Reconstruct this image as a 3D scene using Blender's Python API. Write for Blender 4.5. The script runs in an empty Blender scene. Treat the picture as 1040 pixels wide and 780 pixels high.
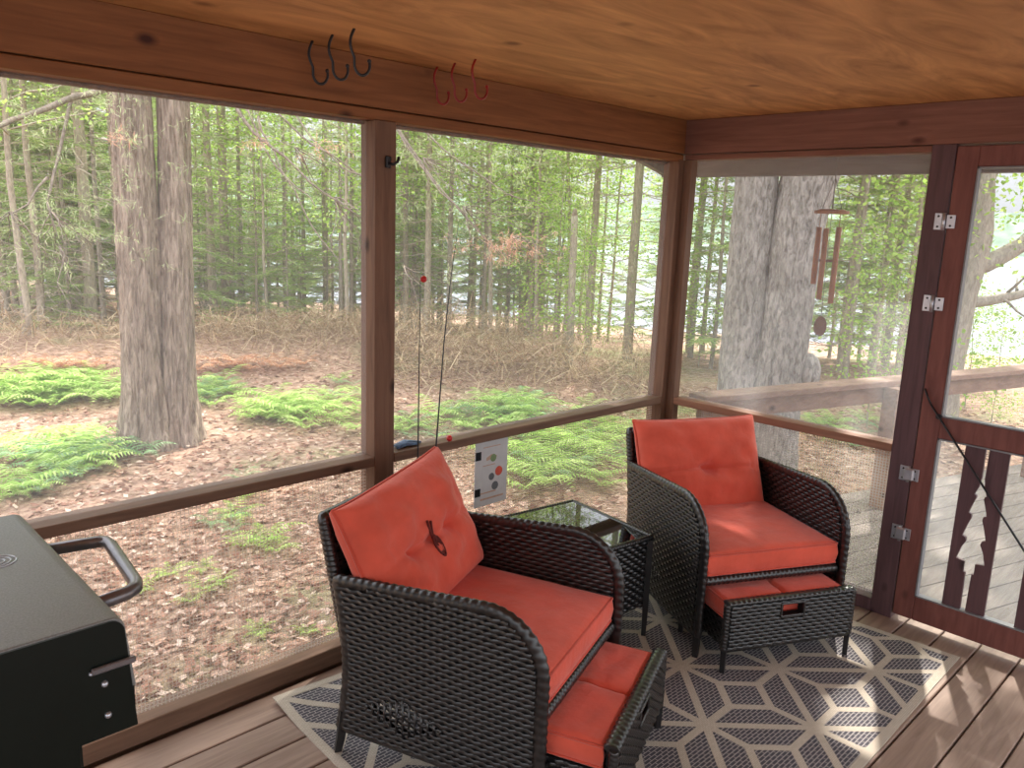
import bpy, math, random
from mathutils import Vector, Matrix, noise
random.seed(7)
scn = bpy.context.scene
col = scn.collection
PI = math.pi
R_ = math.radians

# ------------------------------------------------------------------ camera
CAM = Vector((-3.4505, -2.3333, 1.62))
ROW_R = Vector((0.71445, -0.69871, 0.03693))
ROW_U = Vector((0.11267, 0.16698, 0.97950))
ROW_F = Vector((0.69056, 0.69564, -0.19802))
FPX = 814.0
cd = bpy.data.cameras.new('camera')
cd.sensor_fit = 'HORIZONTAL'; cd.sensor_width = 36.0; cd.lens = FPX / 1040 * 36
cd.clip_start = 0.02; cd.clip_end = 2000
cam = bpy.data.objects.new('camera', cd); col.objects.link(cam)
m = Matrix((( ROW_R.x, ROW_U.x, -ROW_F.x, CAM.x), (ROW_R.y, ROW_U.y, -ROW_F.y, CAM.y), (ROW_R.z, ROW_U.z, -ROW_F.z, CAM.z), (0, 0, 0, 1)))
cam.matrix_world = m
scn.camera = cam

def at(px, dist, py=300):
    """ground position (x, y) at a horizontal distance in a sighted direction"""
    d = ROW_R * ((px - 520) / FPX) - ROW_U * ((py - 390) / FPX) + ROW_F
    l = math.hypot(d.x, d.y)
    return CAM.x + d.x / l * dist, CAM.y + d.y / l * dist

# ------------------------------------------------------------------ materials
def new_mat(name):
    mt = bpy.data.materials.new(name); mt.use_nodes = True
    nt = mt.node_tree; nt.nodes.clear()
    out = nt.nodes.new('ShaderNodeOutputMaterial')
    return mt, nt, out

def ramp(nt, fac, stops, interp='LINEAR'):
    r = nt.nodes.new('ShaderNodeValToRGB'); r.color_ramp.interpolation = interp
    el = r.color_ramp.elements
    while len(el) < len(stops): el.new(0.5)
    for e, (p, c) in zip(el, stops):
        e.position = p; e.color = (c[0], c[1], c[2], 1)
    nt.links.new(fac, r.inputs['Fac'])
    return r.outputs['Color']

def coords(nt, scale=(1, 1, 1), kind='Object'):
    tc = nt.nodes.new('ShaderNodeTexCoord'); mp = nt.nodes.new('ShaderNodeMapping')
    mp.inputs['Scale'].default_value = scale
    nt.links.new(tc.outputs[kind], mp.inputs['Vector'])
    return mp.outputs['Vector']

def noise_n(nt, vec, scale, detail=4, rough=0.55, dist=0.0):
    n = nt.nodes.new('ShaderNodeTexNoise')
    n.inputs['Scale'].default_value = scale; n.inputs['Detail'].default_value = detail
    n.inputs['Roughness'].default_value = rough; n.inputs['Distortion'].default_value = dist
    nt.links.new(vec, n.inputs['Vector'])
    return n.outputs['Fac']

def bump(nt, h, strength, dist=0.01):
    b = nt.nodes.new('ShaderNodeBump'); b.inputs['Strength'].default_value = strength; b.inputs['Distance'].default_value = dist
    nt.links.new(h, b.inputs['Height'])
    return b.outputs['Normal']

def principled(nt, out, rough=0.6, spec=0.5, metal=0.0):
    p = nt.nodes.new('ShaderNodeBsdfPrincipled')
    p.inputs['Roughness'].default_value = rough
    p.inputs['Specular IOR Level'].default_value = spec
    p.inputs['Metallic'].default_value = metal
    nt.links.new(p.outputs[0], out.inputs['Surface'])
    return p

def mat_plain(name, c, rough=0.5, spec=0.5, metal=0.0, var=0.12, nscale=30, bumpk=0.0):
    mt, nt, out = new_mat(name)
    p = principled(nt, out, rough, spec, metal)
    v = coords(nt)
    f = noise_n(nt, v, nscale)
    cc = ramp(nt, f, [(0.3, [x * (1 - var) for x in c]), (0.7, [min(1, x * (1 + var)) for x in c])])
    nt.links.new(cc, p.inputs['Base Color'])
    if bumpk: nt.links.new(bump(nt, f, bumpk), p.inputs['Normal'])
    return mt

def mat_wood(name, dark, light, grain=(1, 14, 14), rough=0.6, spec=0.3, knots=True, bumpk=0.15, scale=3.0, knotcol=None, swirl=0.6):
    mt, nt, out = new_mat(name)
    p = principled(nt, out, rough, spec)
    v = coords(nt, grain)
    f = noise_n(nt, v, scale, 6, 0.6, swirl)
    c = ramp(nt, f, [(0.28, dark), (0.72, light)])
    if knots:
        v2 = coords(nt, [1 + 0.06 * g for g in grain])
        vo = nt.nodes.new('ShaderNodeTexVoronoi'); vo.inputs['Scale'].default_value = 3.1
        nt.links.new(v2, vo.inputs['Vector'])
        k = ramp(nt, vo.outputs['Distance'], [(0.04, (1, 1, 1)), (0.125, (0, 0, 0))])
        mx = nt.nodes.new('ShaderNodeMix'); mx.data_type = 'RGBA'
        kc = knotcol or [x * 0.3 for x in dark]
        nt.links.new(k, mx.inputs['Factor']); nt.links.new(c, mx.inputs[6]); mx.inputs[7].default_value = (*kc, 1)
        c = mx.outputs[2]
    nt.links.new(c, p.inputs['Base Color'])
    nt.links.new(bump(nt, f, bumpk, 0.004), p.inputs['Normal'])
    return mt

def mat_leaf(name, stops, trans=0.45, rough=0.6):
    mt, nt, out = new_mat(name)
    g = nt.nodes.new('ShaderNodeNewGeometry')
    c = ramp(nt, g.outputs['Random Per Island'], stops)
    d = nt.nodes.new('ShaderNodeBsdfDiffuse'); t = nt.nodes.new('ShaderNodeBsdfTranslucent')
    mx = nt.nodes.new('ShaderNodeMixShader'); mx.inputs[0].default_value = trans
    nt.links.new(c, d.inputs['Color']); nt.links.new(c, t.inputs['Color'])
    nt.links.new(d.outputs[0], mx.inputs[1]); nt.links.new(t.outputs[0], mx.inputs[2])
    nt.links.new(mx.outputs[0], out.inputs['Surface'])
    return mt

def mat_screen(name, axis, cover, pitch, thick, extra, c=(0.55, 0.56, 0.58)):
    """insect screen: woven threads, the fine ones averaged, the coarse ones as a grid"""
    mt, nt, out = new_mat(name)
    tr = nt.nodes.new('ShaderNodeBsdfTransparent')
    d = nt.nodes.new('ShaderNodeBsdfDiffuse'); t = nt.nodes.new('ShaderNodeBsdfTranslucent')
    d.inputs['Color'].default_value = (*c, 1); t.inputs['Color'].default_value = (*c, 1)
    ad = nt.nodes.new('ShaderNodeMixShader'); ad.inputs[0].default_value = 0.5
    nt.links.new(d.outputs[0], ad.inputs[1]); nt.links.new(t.outputs[0], ad.inputs[2])
    mx = nt.nodes.new('ShaderNodeMixShader')
    nt.links.new(tr.outputs[0], mx.inputs[1]); nt.links.new(ad.outputs[0], mx.inputs[2])
    if pitch:
        tc = nt.nodes.new('ShaderNodeTexCoord'); sp = nt.nodes.new('ShaderNodeSeparateXYZ')
        nt.links.new(tc.outputs['Object'], sp.inputs[0])
        def M(op, a, b=None):
            n = nt.nodes.new('ShaderNodeMath'); n.operation = op
            for i, q in enumerate((a, b)):
                if q is None: continue
                if isinstance(q, (int, float)): n.inputs[i].default_value = q
                else: nt.links.new(q, n.inputs[i])
            return n.outputs[0]
        def line(ch): return M('LESS_THAN', M('FRACT', M('DIVIDE', M('ADD', ch, 50.0), pitch)), thick / pitch)
        g = M('MAXIMUM', line(sp.outputs[axis]), line(sp.outputs[2]))
        nt.links.new(M('ADD', M('MULTIPLY', g, extra), cover), mx.inputs[0])
    else:
        mx.inputs[0].default_value = cover
    nt.links.new(mx.outputs[0], out.inputs['Surface'])
    return mt

M = {}
M['beam'] = mat_wood('stained_beam_wood', (0.16, 0.055, 0.018), (0.28, 0.108, 0.038), (1, 10, 16), knotcol=(0.05, 0.012, 0.006))
M['beam_y'] = mat_wood('stained_beam_wood_side', (0.16, 0.066, 0.045), (0.25, 0.112, 0.078), (16, 1, 16), knotcol=(0.05, 0.012, 0.01))
M['post'] = mat_wood('stained_post_wood', (0.12, 0.062, 0.038), (0.22, 0.12, 0.074), (14, 14, 1))
M['rail'] = mat_wood('stained_rail_wood', (0.12, 0.066, 0.042), (0.22, 0.125, 0.08), (1, 12, 14))
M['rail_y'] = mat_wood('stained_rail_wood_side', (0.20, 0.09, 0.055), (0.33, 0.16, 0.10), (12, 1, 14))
M['door'] = mat_wood('door_wood', (0.14, 0.048, 0.04), (0.23, 0.088, 0.07), (12, 12, 1.5), rough=0.5)
M['door_post'] = mat_wood('door_post_wood', (0.075, 0.040, 0.044), (0.135, 0.070, 0.074), (14, 14, 1), rough=0.5)
M['ceiling'] = mat_wood('plywood', (0.30, 0.125, 0.04), (0.66, 0.325, 0.125), (0.8, 3.2, 1), scale=1.5, swirl=2.6, knots=True, bumpk=0.05, knotcol=(0.22, 0.085, 0.03))
M['deck'] = mat_wood('weathered_deck', (0.15, 0.115, 0.095), (0.29, 0.235, 0.20), (1.5, 14, 8), knots=False, rough=0.7, scale=4)
M['deck_rail'] = mat_wood('weathered_rail', (0.20, 0.11, 0.078), (0.36, 0.22, 0.16), (4, 8, 14), rough=0.7)
M['fascia'] = mat_wood('grey_fascia', (0.16, 0.135, 0.12), (0.27, 0.235, 0.21), (14, 1, 8), knots=False)
M['floor'] = mat_wood('painted_floor', (0.21, 0.135, 0.10), (0.35, 0.24, 0.185), (0.8, 9, 9), rough=0.55, knots=False, scale=4)
M['screw'] = mat_plain('dark_nail', (0.02, 0.015, 0.012))
M['black_metal'] = mat_plain('black_metal', (0.012, 0.012, 0.014), 0.35, 0.5)
M['red_metal'] = mat_plain('red_metal', (0.25, 0.012, 0.008), 0.3, 0.5)
M['steel'] = mat_plain('zinc_steel', (0.55, 0.57, 0.62), 0.35, 0.5, 0.8)
M['alu'] = mat_plain('grey_screen_bead', (0.22, 0.22, 0.23), 0.5)
M['screen_x'] = mat_screen('insect_screen_fine', 0, 0.21, 0, 0, 0)
M['screen_y'] = mat_screen('insect_screen_fine_side', 1, 0.29, 0, 0, 0)
M['mesh_x'] = mat_screen('guard_mesh', 0, 0.14, 0.0125, 0.0038, 0.36, (0.50, 0.42, 0.36))
M['mesh_y'] = mat_screen('guard_mesh_side', 1, 0.18, 0.0125, 0.0038, 0.32, (0.50, 0.46, 0.42))

def mat_wicker(name, a, b):
    mt, nt, out = new_mat(name)
    p = principled(nt, out, 0.30, 0.85)
    v = coords(nt, (1, 1, 1))
    f = noise_n(nt, v, 18, 3)
    nt.links.new(ramp(nt, f, [(0.35, a), (0.65, b)]), p.inputs['Base Color'])
    f2 = noise_n(nt, v, 400, 2)
    nt.links.new(bump(nt, f2, 0.15, 0.001), p.inputs['Normal'])
    return mt
M['wicker'] = mat_wicker('black_wicker', (0.0085, 0.0082, 0.0085), (0.020, 0.0175, 0.017))
M['wicker_in'] = mat_plain('dark_backing', (0.010, 0.010, 0.011), 0.8, 0.2)  # dark boards, and the added backing that blocks light behind the weave
M['leg'] = mat_plain('black_leg', (0.012, 0.011, 0.012), 0.4, 0.5)

def mat_fabric(name, c):
    mt, nt, out = new_mat(name)
    p = principled(nt, out, 0.85, 0.15)
    p.inputs['Sheen Weight'].default_value = 0.25
    v = coords(nt)
    f = noise_n(nt, v, 9, 3)
    nt.links.new(ramp(nt, f, [(0.3, [x * 0.9 for x in c]), (0.7, [min(1, x * 1.08) for x in c])]), p.inputs['Base Color'])
    w = noise_n(nt, v, 700, 2); w2 = noise_n(nt, v, 14, 3)
    ad = nt.nodes.new('ShaderNodeMath'); ad.operation = 'MULTIPLY_ADD'; ad.inputs[1].default_value = 0.06
    nt.links.new(w, ad.inputs[0]); nt.links.new(w2, ad.inputs[2])
    nt.links.new(bump(nt, ad.outputs[0], 0.35, 0.02), p.inputs['Normal'])
    return mt
M['fabric'] = mat_fabric('orange_red_cloth', (0.72, 0.115, 0.070))
M['piping'] = mat_fabric('orange_red_piping', (0.62, 0.092, 0.056))
M['tie'] = mat_plain('dark_red_tie', (0.12, 0.012, 0.008), 0.8)

def mat_rug(name, a, b, sc):
    mt, nt, out = new_mat(name)
    p = principled(nt, out, 0.95, 0.1)
    v = coords(nt)
    br = nt.nodes.new('ShaderNodeTexBrick')
    br.inputs['Scale'].default_value = sc; br.inputs['Mortar Size'].default_value = 0.022
    br.inputs['Color1'].default_value = (*a, 1); br.inputs['Color2'].default_value = ([*(x * 1.15 for x in a), 1]); br.inputs['Mortar'].default_value = (*b, 1)
    br.inputs['Brick Width'].default_value = 0.42; br.inputs['Row Height'].default_value = 0.17
    rt = nt.nodes.new('ShaderNodeMapping'); rt.inputs['Rotation'].default_value = (0, 0, R_(0))
    nt.links.new(v, rt.inputs['Vector']); nt.links.new(rt.outputs[0], br.inputs['Vector'])
    nt.links.new(br.outputs['Color'], p.inputs['Base Color'])
    nt.links.new(bump(nt, br.outputs['Fac'], -0.4, 0.002), p.inputs['Normal'])
    return mt
M['rug_dark'] = mat_rug('rug_charcoal', (0.075, 0.070, 0.082), (0.36, 0.33, 0.32), 14)
M['rug_light'] = mat_rug('rug_cream', (0.47, 0.41, 0.34), (0.38, 0.33, 0.27), 30)
M['grill_lid'] = mat_plain('grill_lid_paint', (0.21, 0.22, 0.215), 0.45, 0.5, nscale=300, var=0.2)
M['grill_body'] = mat_plain('grill_black_enamel', (0.003, 0.007, 0.005), 0.3, 0.3)
M['grill_handle'] = mat_plain('grill_handle_grey', (0.20, 0.19, 0.20), 0.30, 0.5, 0.6)
def mat_glass_top():
    mt, nt, out = new_mat('dark_glass')
    p = principled(nt, out, 0.03, 0.9); p.inputs['Base Color'].default_value = (0.006, 0.007, 0.008, 1)
    p.inputs['Coat Weight'].default_value = 0.6; p.inputs['Coat Roughness'].default_value = 0.02
    return mt
M['glass_top'] = mat_glass_top()
M['paper'] = mat_plain('laminated_paper', (0.62, 0.61, 0.60), 0.35, 0.5, var=0.05)
M['ink_red'] = mat_plain('ink_red', (0.65, 0.10, 0.06), 0.5)
M['ink_grey'] = mat_plain('ink_grey', (0.14, 0.15, 0.16), 0.5)
M['ink_green'] = mat_plain('ink_green', (0.22, 0.30, 0.14), 0.5)
M['ink_tan'] = mat_plain('ink_tan', (0.55, 0.36, 0.26), 0.5)
M['chime_wood'] = mat_wood('chime_copper', (0.36, 0.12, 0.05), (0.52, 0.20, 0.09), (20, 20, 2), knots=False)
M['chime_sail'] = mat_plain('chime_sail', (0.20, 0.07, 0.045), 0.6)
M['string'] = mat_plain('string', (0.25, 0.23, 0.2), 0.8)
M['rod'] = mat_plain('rod_black', (0.012, 0.012, 0.016), 0.4)
M['bob_red'] = mat_plain('bobber_red', (0.55, 0.02, 0.02), 0.3)
M['blue'] = mat_plain('blue_grey_cloth', (0.10, 0.16, 0.26), 0.8, var=0.4, nscale=60)

def mat_bark(name, dark, light, stretch=(9, 9, 1.6), sc=2.2, bk=0.9):
    mt, nt, out = new_mat(name)
    p = principled(nt, out, 0.95, 0.1)
    v = coords(nt, stretch)
    f = noise_n(nt, v, sc, 7, 0.65, 0.7)
    v2 = coords(nt, (1, 1, 0.6))
    f2 = noise_n(nt, v2, 3.0, 4)
    c = ramp(nt, f, [(0.32, dark), (0.62, light)])
    mx = nt.nodes.new('ShaderNodeMix'); mx.data_type = 'RGBA'; mx.blend_type = 'MULTIPLY'; mx.inputs['Factor'].default_value = 0.5
    c2 = ramp(nt, f2, [(0.3, (0.62, 0.62, 0.60)), (0.7, (1, 1, 1))])
    nt.links.new(c, mx.inputs[6]); nt.links.new(c2, mx.inputs[7])
    nt.links.new(mx.outputs[2], p.inputs['Base Color'])
    nt.links.new(bump(nt, f, bk, 0.03), p.inputs['Normal'])
    return mt
M['bark_pine'] = mat_bark('pine_bark', (0.15, 0.105, 0.08), (0.52, 0.41, 0.335), (14, 14, 2.2), 2.4, 1.0)
M['bark_oak'] = mat_bark('oak_bark', (0.12, 0.105, 0.095), (0.50, 0.45, 0.41), (12, 12, 4.0), 3.0)
M['bark_thin'] = mat_bark('thin_bark', (0.30, 0.25, 0.20), (0.56, 0.48, 0.39), (10, 10, 3), 4, 0.4)
M['bark_dark'] = mat_bark('dark_bark', (0.26, 0.22, 0.185), (0.48, 0.42, 0.36), (10, 10, 3), 4, 0.4)
M['twig'] = mat_plain('dead_twig', (0.52, 0.44, 0.36), 0.9, 0.1, var=0.25)
M['bough'] = mat_plain('bough_bark', (0.24, 0.19, 0.155), 0.9, 0.1, var=0.35)
M['needles'] = mat_leaf('fir_needles', [(0.0, (0.26, 0.40, 0.11)), (0.5, (0.42, 0.56, 0.19)), (0.85, (0.58, 0.70, 0.28)), (1.0, (0.68, 0.70, 0.44))])
M['needles_pale'] = mat_leaf('pale_needles', [(0.0, (0.34, 0.42, 0.19)), (0.6, (0.52, 0.60, 0.32)), (1.0, (0.68, 0.68, 0.46))])
M['leaves'] = mat_leaf('broad_leaves', [(0.0, (0.24, 0.40, 0.07)), (0.5, (0.38, 0.58, 0.12)), (1.0, (0.60, 0.75, 0.22))], 0.5)
M['rust_leaves'] = mat_leaf('rusty_needles', [(0.0, (0.62, 0.32, 0.22)), (1.0, (0.86, 0.58, 0.44))], 0.4)
M['fern'] = mat_leaf('fern_green', [(0.0, (0.25, 0.42, 0.09)), (0.5, (0.42, 0.60, 0.16)), (1.0, (0.66, 0.78, 0.32))], 0.45)
M['fern_blue'] = mat_leaf('fern_cool_green', [(0.0, (0.17, 0.30, 0.13)), (0.5, (0.26, 0.42, 0.20)), (1.0, (0.42, 0.56, 0.33))], 0.4)
M['brush'] = mat_leaf('dry_brush', [(0.0, (0.22, 0.14, 0.08)), (0.5, (0.42, 0.29, 0.18)), (1.0, (0.62, 0.48, 0.33))], 0.2)
M['rust_fern'] = mat_leaf('dry_fern', [(0.0, (0.42, 0.19, 0.10)), (0.6, (0.62, 0.33, 0.2)), (1.0, (0.75, 0.52, 0.36))], 0.3)
M['litter'] = mat_leaf('leaf_litter', [(0.0, (0.14, 0.07, 0.05)), (0.3, (0.33, 0.175, 0.125)), (0.65, (0.52, 0.32, 0.235)), (1.0, (0.74, 0.57, 0.47))], 0.15)
def mat_ground():
    mt, nt, out = new_mat('forest_floor')
    p = principled(nt, out, 0.95, 0.1)
    v = coords(nt)
    f = noise_n(nt, v, 14, 8, 0.7)
    c = ramp(nt, f, [(0.3, (0.14, 0.085, 0.06)), (0.5, (0.40, 0.25, 0.18)), (0.7, (0.62, 0.45, 0.35))])
    g = noise_n(nt, v, 0.55, 4)
    gc = ramp(nt, noise_n(nt, v, 25, 6, 0.7), [(0.3, (0.14, 0.20, 0.06)), (0.7, (0.38, 0.46, 0.20))])
    mx = nt.nodes.new('ShaderNodeMix'); mx.data_type = 'RGBA'
    gm = ramp(nt, g, [(0.55, (0, 0, 0)), (0.68, (0.7, 0.7, 0.7))])
    nt.links.new(gm, mx.inputs['Factor']); nt.links.new(c, mx.inputs[6]); nt.links.new(gc, mx.inputs[7])
    nt.links.new(mx.outputs[2], p.inputs['Base Color'])
    nt.links.new(bump(nt, f, 0.8, 0.05), p.inputs['Normal'])
    return mt
M['ground'] = mat_ground()
def mat_water():
    mt, nt, out = new_mat('lake_water')
    p = principled(nt, out, 0.12, 0.6); p.inputs['Base Color'].default_value = (0.34, 0.37, 0.44, 1)
    v = coords(nt)
    nt.links.new(bump(nt, noise_n(nt, v, 1.2, 4), 0.25, 0.2), p.inputs['Normal'])
    return mt
M['water'] = mat_water()
M['hill'] = mat_plain('far_hill', (0.20, 0.27, 0.20), 0.95, 0.0, var=0.35, nscale=0.15)  # distance haze is put into this pale green

# ------------------------------------------------------------------ mesh builder
class MB:
    def __init__(s): s.v = []; s.f = []; s.mi = []; s.sm = []
    def add(s, verts, faces, mi=0, smooth=False):
        b = len(s.v); s.v += [tuple(q) for q in verts]
        for f in faces: s.f.append(tuple(b + i for i in f)); s.mi.append(mi); s.sm.append(smooth)
    def box(s, x0, x1, y0, y1, z0, z1, mi=0, bev=0.0, mat=None):
        vs = []
        if bev <= 0:
            vs = [(x, y, z) for x in (x0, x1) for y in (y0, y1) for z in (z0, z1)]
            fs = [(0, 1, 3, 2), (4, 6, 7, 5), (0, 4, 5, 1), (2, 3, 7, 6), (0, 2, 6, 4), (1, 5, 7, 3)]
        else:
            X = (x0, x1); Y = (y0, y1); Z = (z0, z1); idx = {}
            for i in (0, 1):
                for j in (0, 1):
                    for k in (0, 1):
                        sx, sy, sz = 1 - 2 * i, 1 - 2 * j, 1 - 2 * k
                        for a in range(3):
                            q = [X[i] + sx * bev, Y[j] + sy * bev, Z[k] + sz * bev]
                            q[a] = (X[i], Y[j], Z[k])[a]
                            idx[i, j, k, a] = len(vs); vs.append(tuple(q))
            fs = []
            for i in (0, 1):
                fs.append([idx[i, 0, 0, 0], idx[i, 1, 0, 0], idx[i, 1, 1, 0], idx[i, 0, 1, 0]])
                fs.append([idx[0, i, 0, 1], idx[1, i, 0, 1], idx[1, i, 1, 1], idx[0, i, 1, 1]])
                fs.append([idx[0, 0, i, 2], idx[1, 0, i, 2], idx[1, 1, i, 2], idx[0, 1, i, 2]])
                for j in (0, 1):
                    fs.append([idx[i, j, 0, 0], idx[i, j, 1, 0], idx[i, j, 1, 1], idx[i, j, 0, 1]])
                    fs.append([idx[i, 0, j, 0], idx[i, 1, j, 0], idx[i, 1, j, 2], idx[i, 0, j, 2]])
                    fs.append([idx[0, i, j, 1], idx[1, i, j, 1], idx[1, i, j, 2], idx[0, i, j, 2]])
                    for k in (0, 1): fs.append([idx[i, j, k, 0], idx[i, j, k, 1], idx[i, j, k, 2]])
        if mat is not None: vs = [tuple(mat @ Vector(q)) for q in vs]
        s.add(vs, fs, mi)
    def tube(s, pts, rad, n=8, mi=0, caps=True, smooth=True, flat=1.0):
        pts = [Vector(q) for q in pts]
        if not isinstance(rad, (list, tuple)): rad = [rad] * len(pts)
        b = len(s.v); up = None; N = len(pts)
        for i, q in enumerate(pts):
            t = (pts[min(i + 1, N - 1)] - pts[max(i - 1, 0)])
            t = t.normalized() if t.length > 1e-9 else Vector((0, 0, 1))
            if up is None:
                up = Vector((0, 0, 1)) if abs(t.z) < 0.9 else Vector((1, 0, 0))
            x = t.cross(up); x = x.normalized() if x.length > 1e-6 else t.orthogonal().normalized()
            y = x.cross(t).normalized(); up = y
            for k in range(n):
                a = 2 * PI * k / n
                s.v.append(tuple(q + (x * math.cos(a) + y * math.sin(a) * flat) * rad[i]))
        for i in range(N - 1):
            for k in range(n):
                k2 = (k + 1) % n
                s.f.append((b + i * n + k, b + i * n + k2, b + (i + 1) * n + k2, b + (i + 1) * n + k)); s.mi.append(mi); s.sm.append(smooth)
        if caps and n > 2:
            s.f.append(tuple(b + k for k in range(n - 1, -1, -1))); s.mi.append(mi); s.sm.append(False)
            s.f.append(tuple(b + (N - 1) * n + k for k in range(n))); s.mi.append(mi); s.sm.append(False)
    def disc(s, c, r, h, n=24, mi=0):
        s.tube([(c[0], c[1], c[2]), (c[0], c[1], c[2] + h)], r, n, mi, True, False)
    def ball(s, c, r, n=12, mi=0, sz=1.0):
        vs = []; fs = []
        for i in range(n + 1):
            a = PI * i / n
            for k in range(2 * n):
                b = PI * k / n
                vs.append((c[0] + r * math.sin(a) * math.cos(b), c[1] + r * math.sin(a) * math.sin(b), c[2] + r * sz * math.cos(a)))
        for i in range(n):
            for k in range(2 * n):
                k2 = (k + 1) % (2 * n)
                fs.append((i * 2 * n + k, (i + 1) * 2 * n + k, (i + 1) * 2 * n + k2, i * 2 * n + k2))
        s.add(vs, fs, mi, True)
    def prism(s, outline, axis, a, b, mi=0):
        """closed outline of 2-D points pushed along an axis from a to b"""
        def P(p, t):
            return {0: (t, p[0], p[1]), 1: (p[0], t, p[1]), 2: (p[0], p[1], t)}[axis]
        n = len(outline)
        vs = [P(p, a) for p in outline] + [P(p, b) for p in outline]
        fs = [tuple(range(n))[::-1], tuple(range(n, 2 * n))] + [(i, (i + 1) % n, n + (i + 1) % n, n + i) for i in range(n)]
        s.add(vs, fs, mi)
    def build(s, name, mats, parent=None, kind=None, fix=True):
        me = bpy.data.meshes.new(name)
        me.from_pydata(s.v, [], s.f)
        if not isinstance(mats, (list, tuple)): mats = [mats]
        for q in mats: me.materials.append(q)
        me.polygons.foreach_set('material_index', s.mi)
        me.polygons.foreach_set('use_smooth', s.sm)
        if fix:
            import bmesh
            bm = bmesh.new(); bm.from_mesh(me); bmesh.ops.recalc_face_normals(bm, faces=bm.faces); bm.to_mesh(me); bm.free()
        me.update()
        o = bpy.data.objects.new(name, me); col.objects.link(o)
        if parent is not None: o.parent = parent
        if kind: o['kind'] = kind
        return o

def tag(o, label=None, cat=None, group=None, kind=None):
    if label: o['label'] = label
    if cat: o['category'] = cat
    if group: o['group'] = group
    if kind: o['kind'] = kind
    return o
def empty(name, loc=(0, 0, 0), rz=0.0, **kw):
    o = bpy.data.objects.new(name, None); col.objects.link(o)
    o.empty_display_size = 0.1
    o.location = loc; o.rotation_euler = (0, 0, rz)
    return tag(o, **kw)
def copy_tree(o, parent=None):
    c = o.copy(); col.objects.link(c)
    if parent is not None: c.parent = parent
    for ch in list(o.children): copy_tree(ch, c)
    return c
def boxpart(name, mt, parent, *b, bev=0.003, kind=None):
    q = MB(); q.box(*b, bev=bev); return q.build(name, mt, parent, kind)

# ------------------------------------------------------------------ the porch: setting
ZC, ZD, ZH, RT, RB, ZS = 2.137, 1.978, 1.940, 0.762, 0.727, 0.069
XW, YS = -6.0, -4.6
q = MB()
pitch = 0.142; gap = 0.007
y = -1.577 + pitch * 11
while y > YS:
    y1 = min(y, 0.089)
    q.box(XW, 0.089, y - pitch + gap, y1, -0.035, 0.0, bev=0.003)
    y -= pitch
q.box(XW, 0.089, YS, 0.089, -0.12, -0.06)
q.box(XW, 0.089, 0.070, 0.089, -0.13, -0.034); q.box(0.070, 0.089, YS, 0.070, -0.13, -0.034)  # added edge skirts, keep outside light out of the board gaps
q.build('floor', M['floor'], kind='structure')
q = MB(); q.box(XW, 0.5, YS + 0.35, 0.42, ZC, ZC + 0.02); q.build('ceiling', M['ceiling'], kind='structure')
q = MB(); q.box(XW - 0.2, 0.62, YS + 0.3, 0.55, ZC + 0.06, ZC + 0.12); q.build('roof', M['fascia'], kind='structure')

wl = empty('wall_left', (0, 0, 0), kind='structure')
boxpart('beam', M['beam'], wl, XW, 0.0, 0.0, 0.038, ZD, ZC, kind='structure')
boxpart('header', M['beam'], wl, XW, 0.0, 0.004, 0.089, ZH, ZD - 0.004, kind='structure')
boxpart('post', M['post'], wl, -1.824, -1.737, 0.0, 0.089, 0.0, ZH, kind='structure')
boxpart('post', M['post'], wl, -3.60, -3.51, 0.0, 0.089, 0.0, ZH, kind='structure')
for a, b in ((-3.51, -1.824), (-1.737, -0.040)):
    boxpart('rail', M['rail'], wl, a, b, 0.0, 0.089, RB, RT, kind='structure')
    boxpart('sill', M['rail'], wl, a, b, 0.0, 0.10, 0.0005, ZS, kind='structure')
for x0, x1 in ((-3.51, -1.824), (-1.737, -0.040)):     # thin stop strip under the header, lit edge
    boxpart('stop_strip', M['post'], wl, x0, x1, 0.070, 0.089, ZH - 0.012, ZH, kind='structure')
wr = empty('wall_right', (0, 0, 0), kind='structure')
boxpart('beam', M['beam_y'], wr, 0.0, 0.038, YS + 0.35, 0.038, ZD, ZC, kind='structure')
boxpart('header', M['beam_y'], wr, 0.004, 0.089, -1.144, 0.0, ZH + 0.01, ZD - 0.004, kind='structure')
q = MB(); q.prism([(-0.040, 0.0), (0.0, 0.0), (0.0, -0.045), (0.05, -0.045), (0.05, 0.089), (-0.040, 0.089)], 2, 0.0, ZH + 0.008)
q.build('corner_post', M['post'], wr, 'structure')
boxpart('door_post', M['door_post'], wr, 0.0, 0.089, -1.233, -1.144, 0.0, ZD, kind='structure')
boxpart('rail', M['rail_y'], wr, 0.0, 0.089, -1.144, -0.045, RB, RT, kind='structure')
boxpart('sill', M['door_post'], wr, 0.0, 0.089, -1.144, -0.045, 0.002, 0.06, kind='structure')
boxpart('door_post', M['door_post'], wr, 0.0, 0.089, -2.26, -2.17, 0.0, ZD, kind='structure')
# screens
def screen(n, axis, a, b, z0, z1, mt):
    q = MB()
    if axis == 0: q.add([(a, 0.055, z0), (b, 0.055, z0), (b, 0.055, z1), (a, 0.055, z1)], [(0, 1, 2, 3)])
    else: q.add([(0.055, a, z0), (0.055, b, z0), (0.055, b, z1), (0.055, a, z1)], [(0, 1, 2, 3)])
    q.build('window_%d' % n, mt, kind='structure')
screen(1, 0, -3.51, -1.824, RT, ZH, M['screen_x']); screen(2, 0, -3.51, -1.824, ZS, RB, M['mesh_x'])
screen(3, 0, -1.737, -0.040, RT, ZH, M['screen_x']); screen(4, 0, -1.737, -0.040, ZS, RB, M['mesh_x'])
screen(5, 1, -1.144, -0.045, RT, ZH + 0.01, M['screen_y']); screen(6, 1, -1.144, -0.045, 0.06, RB, M['mesh_y'])
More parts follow.
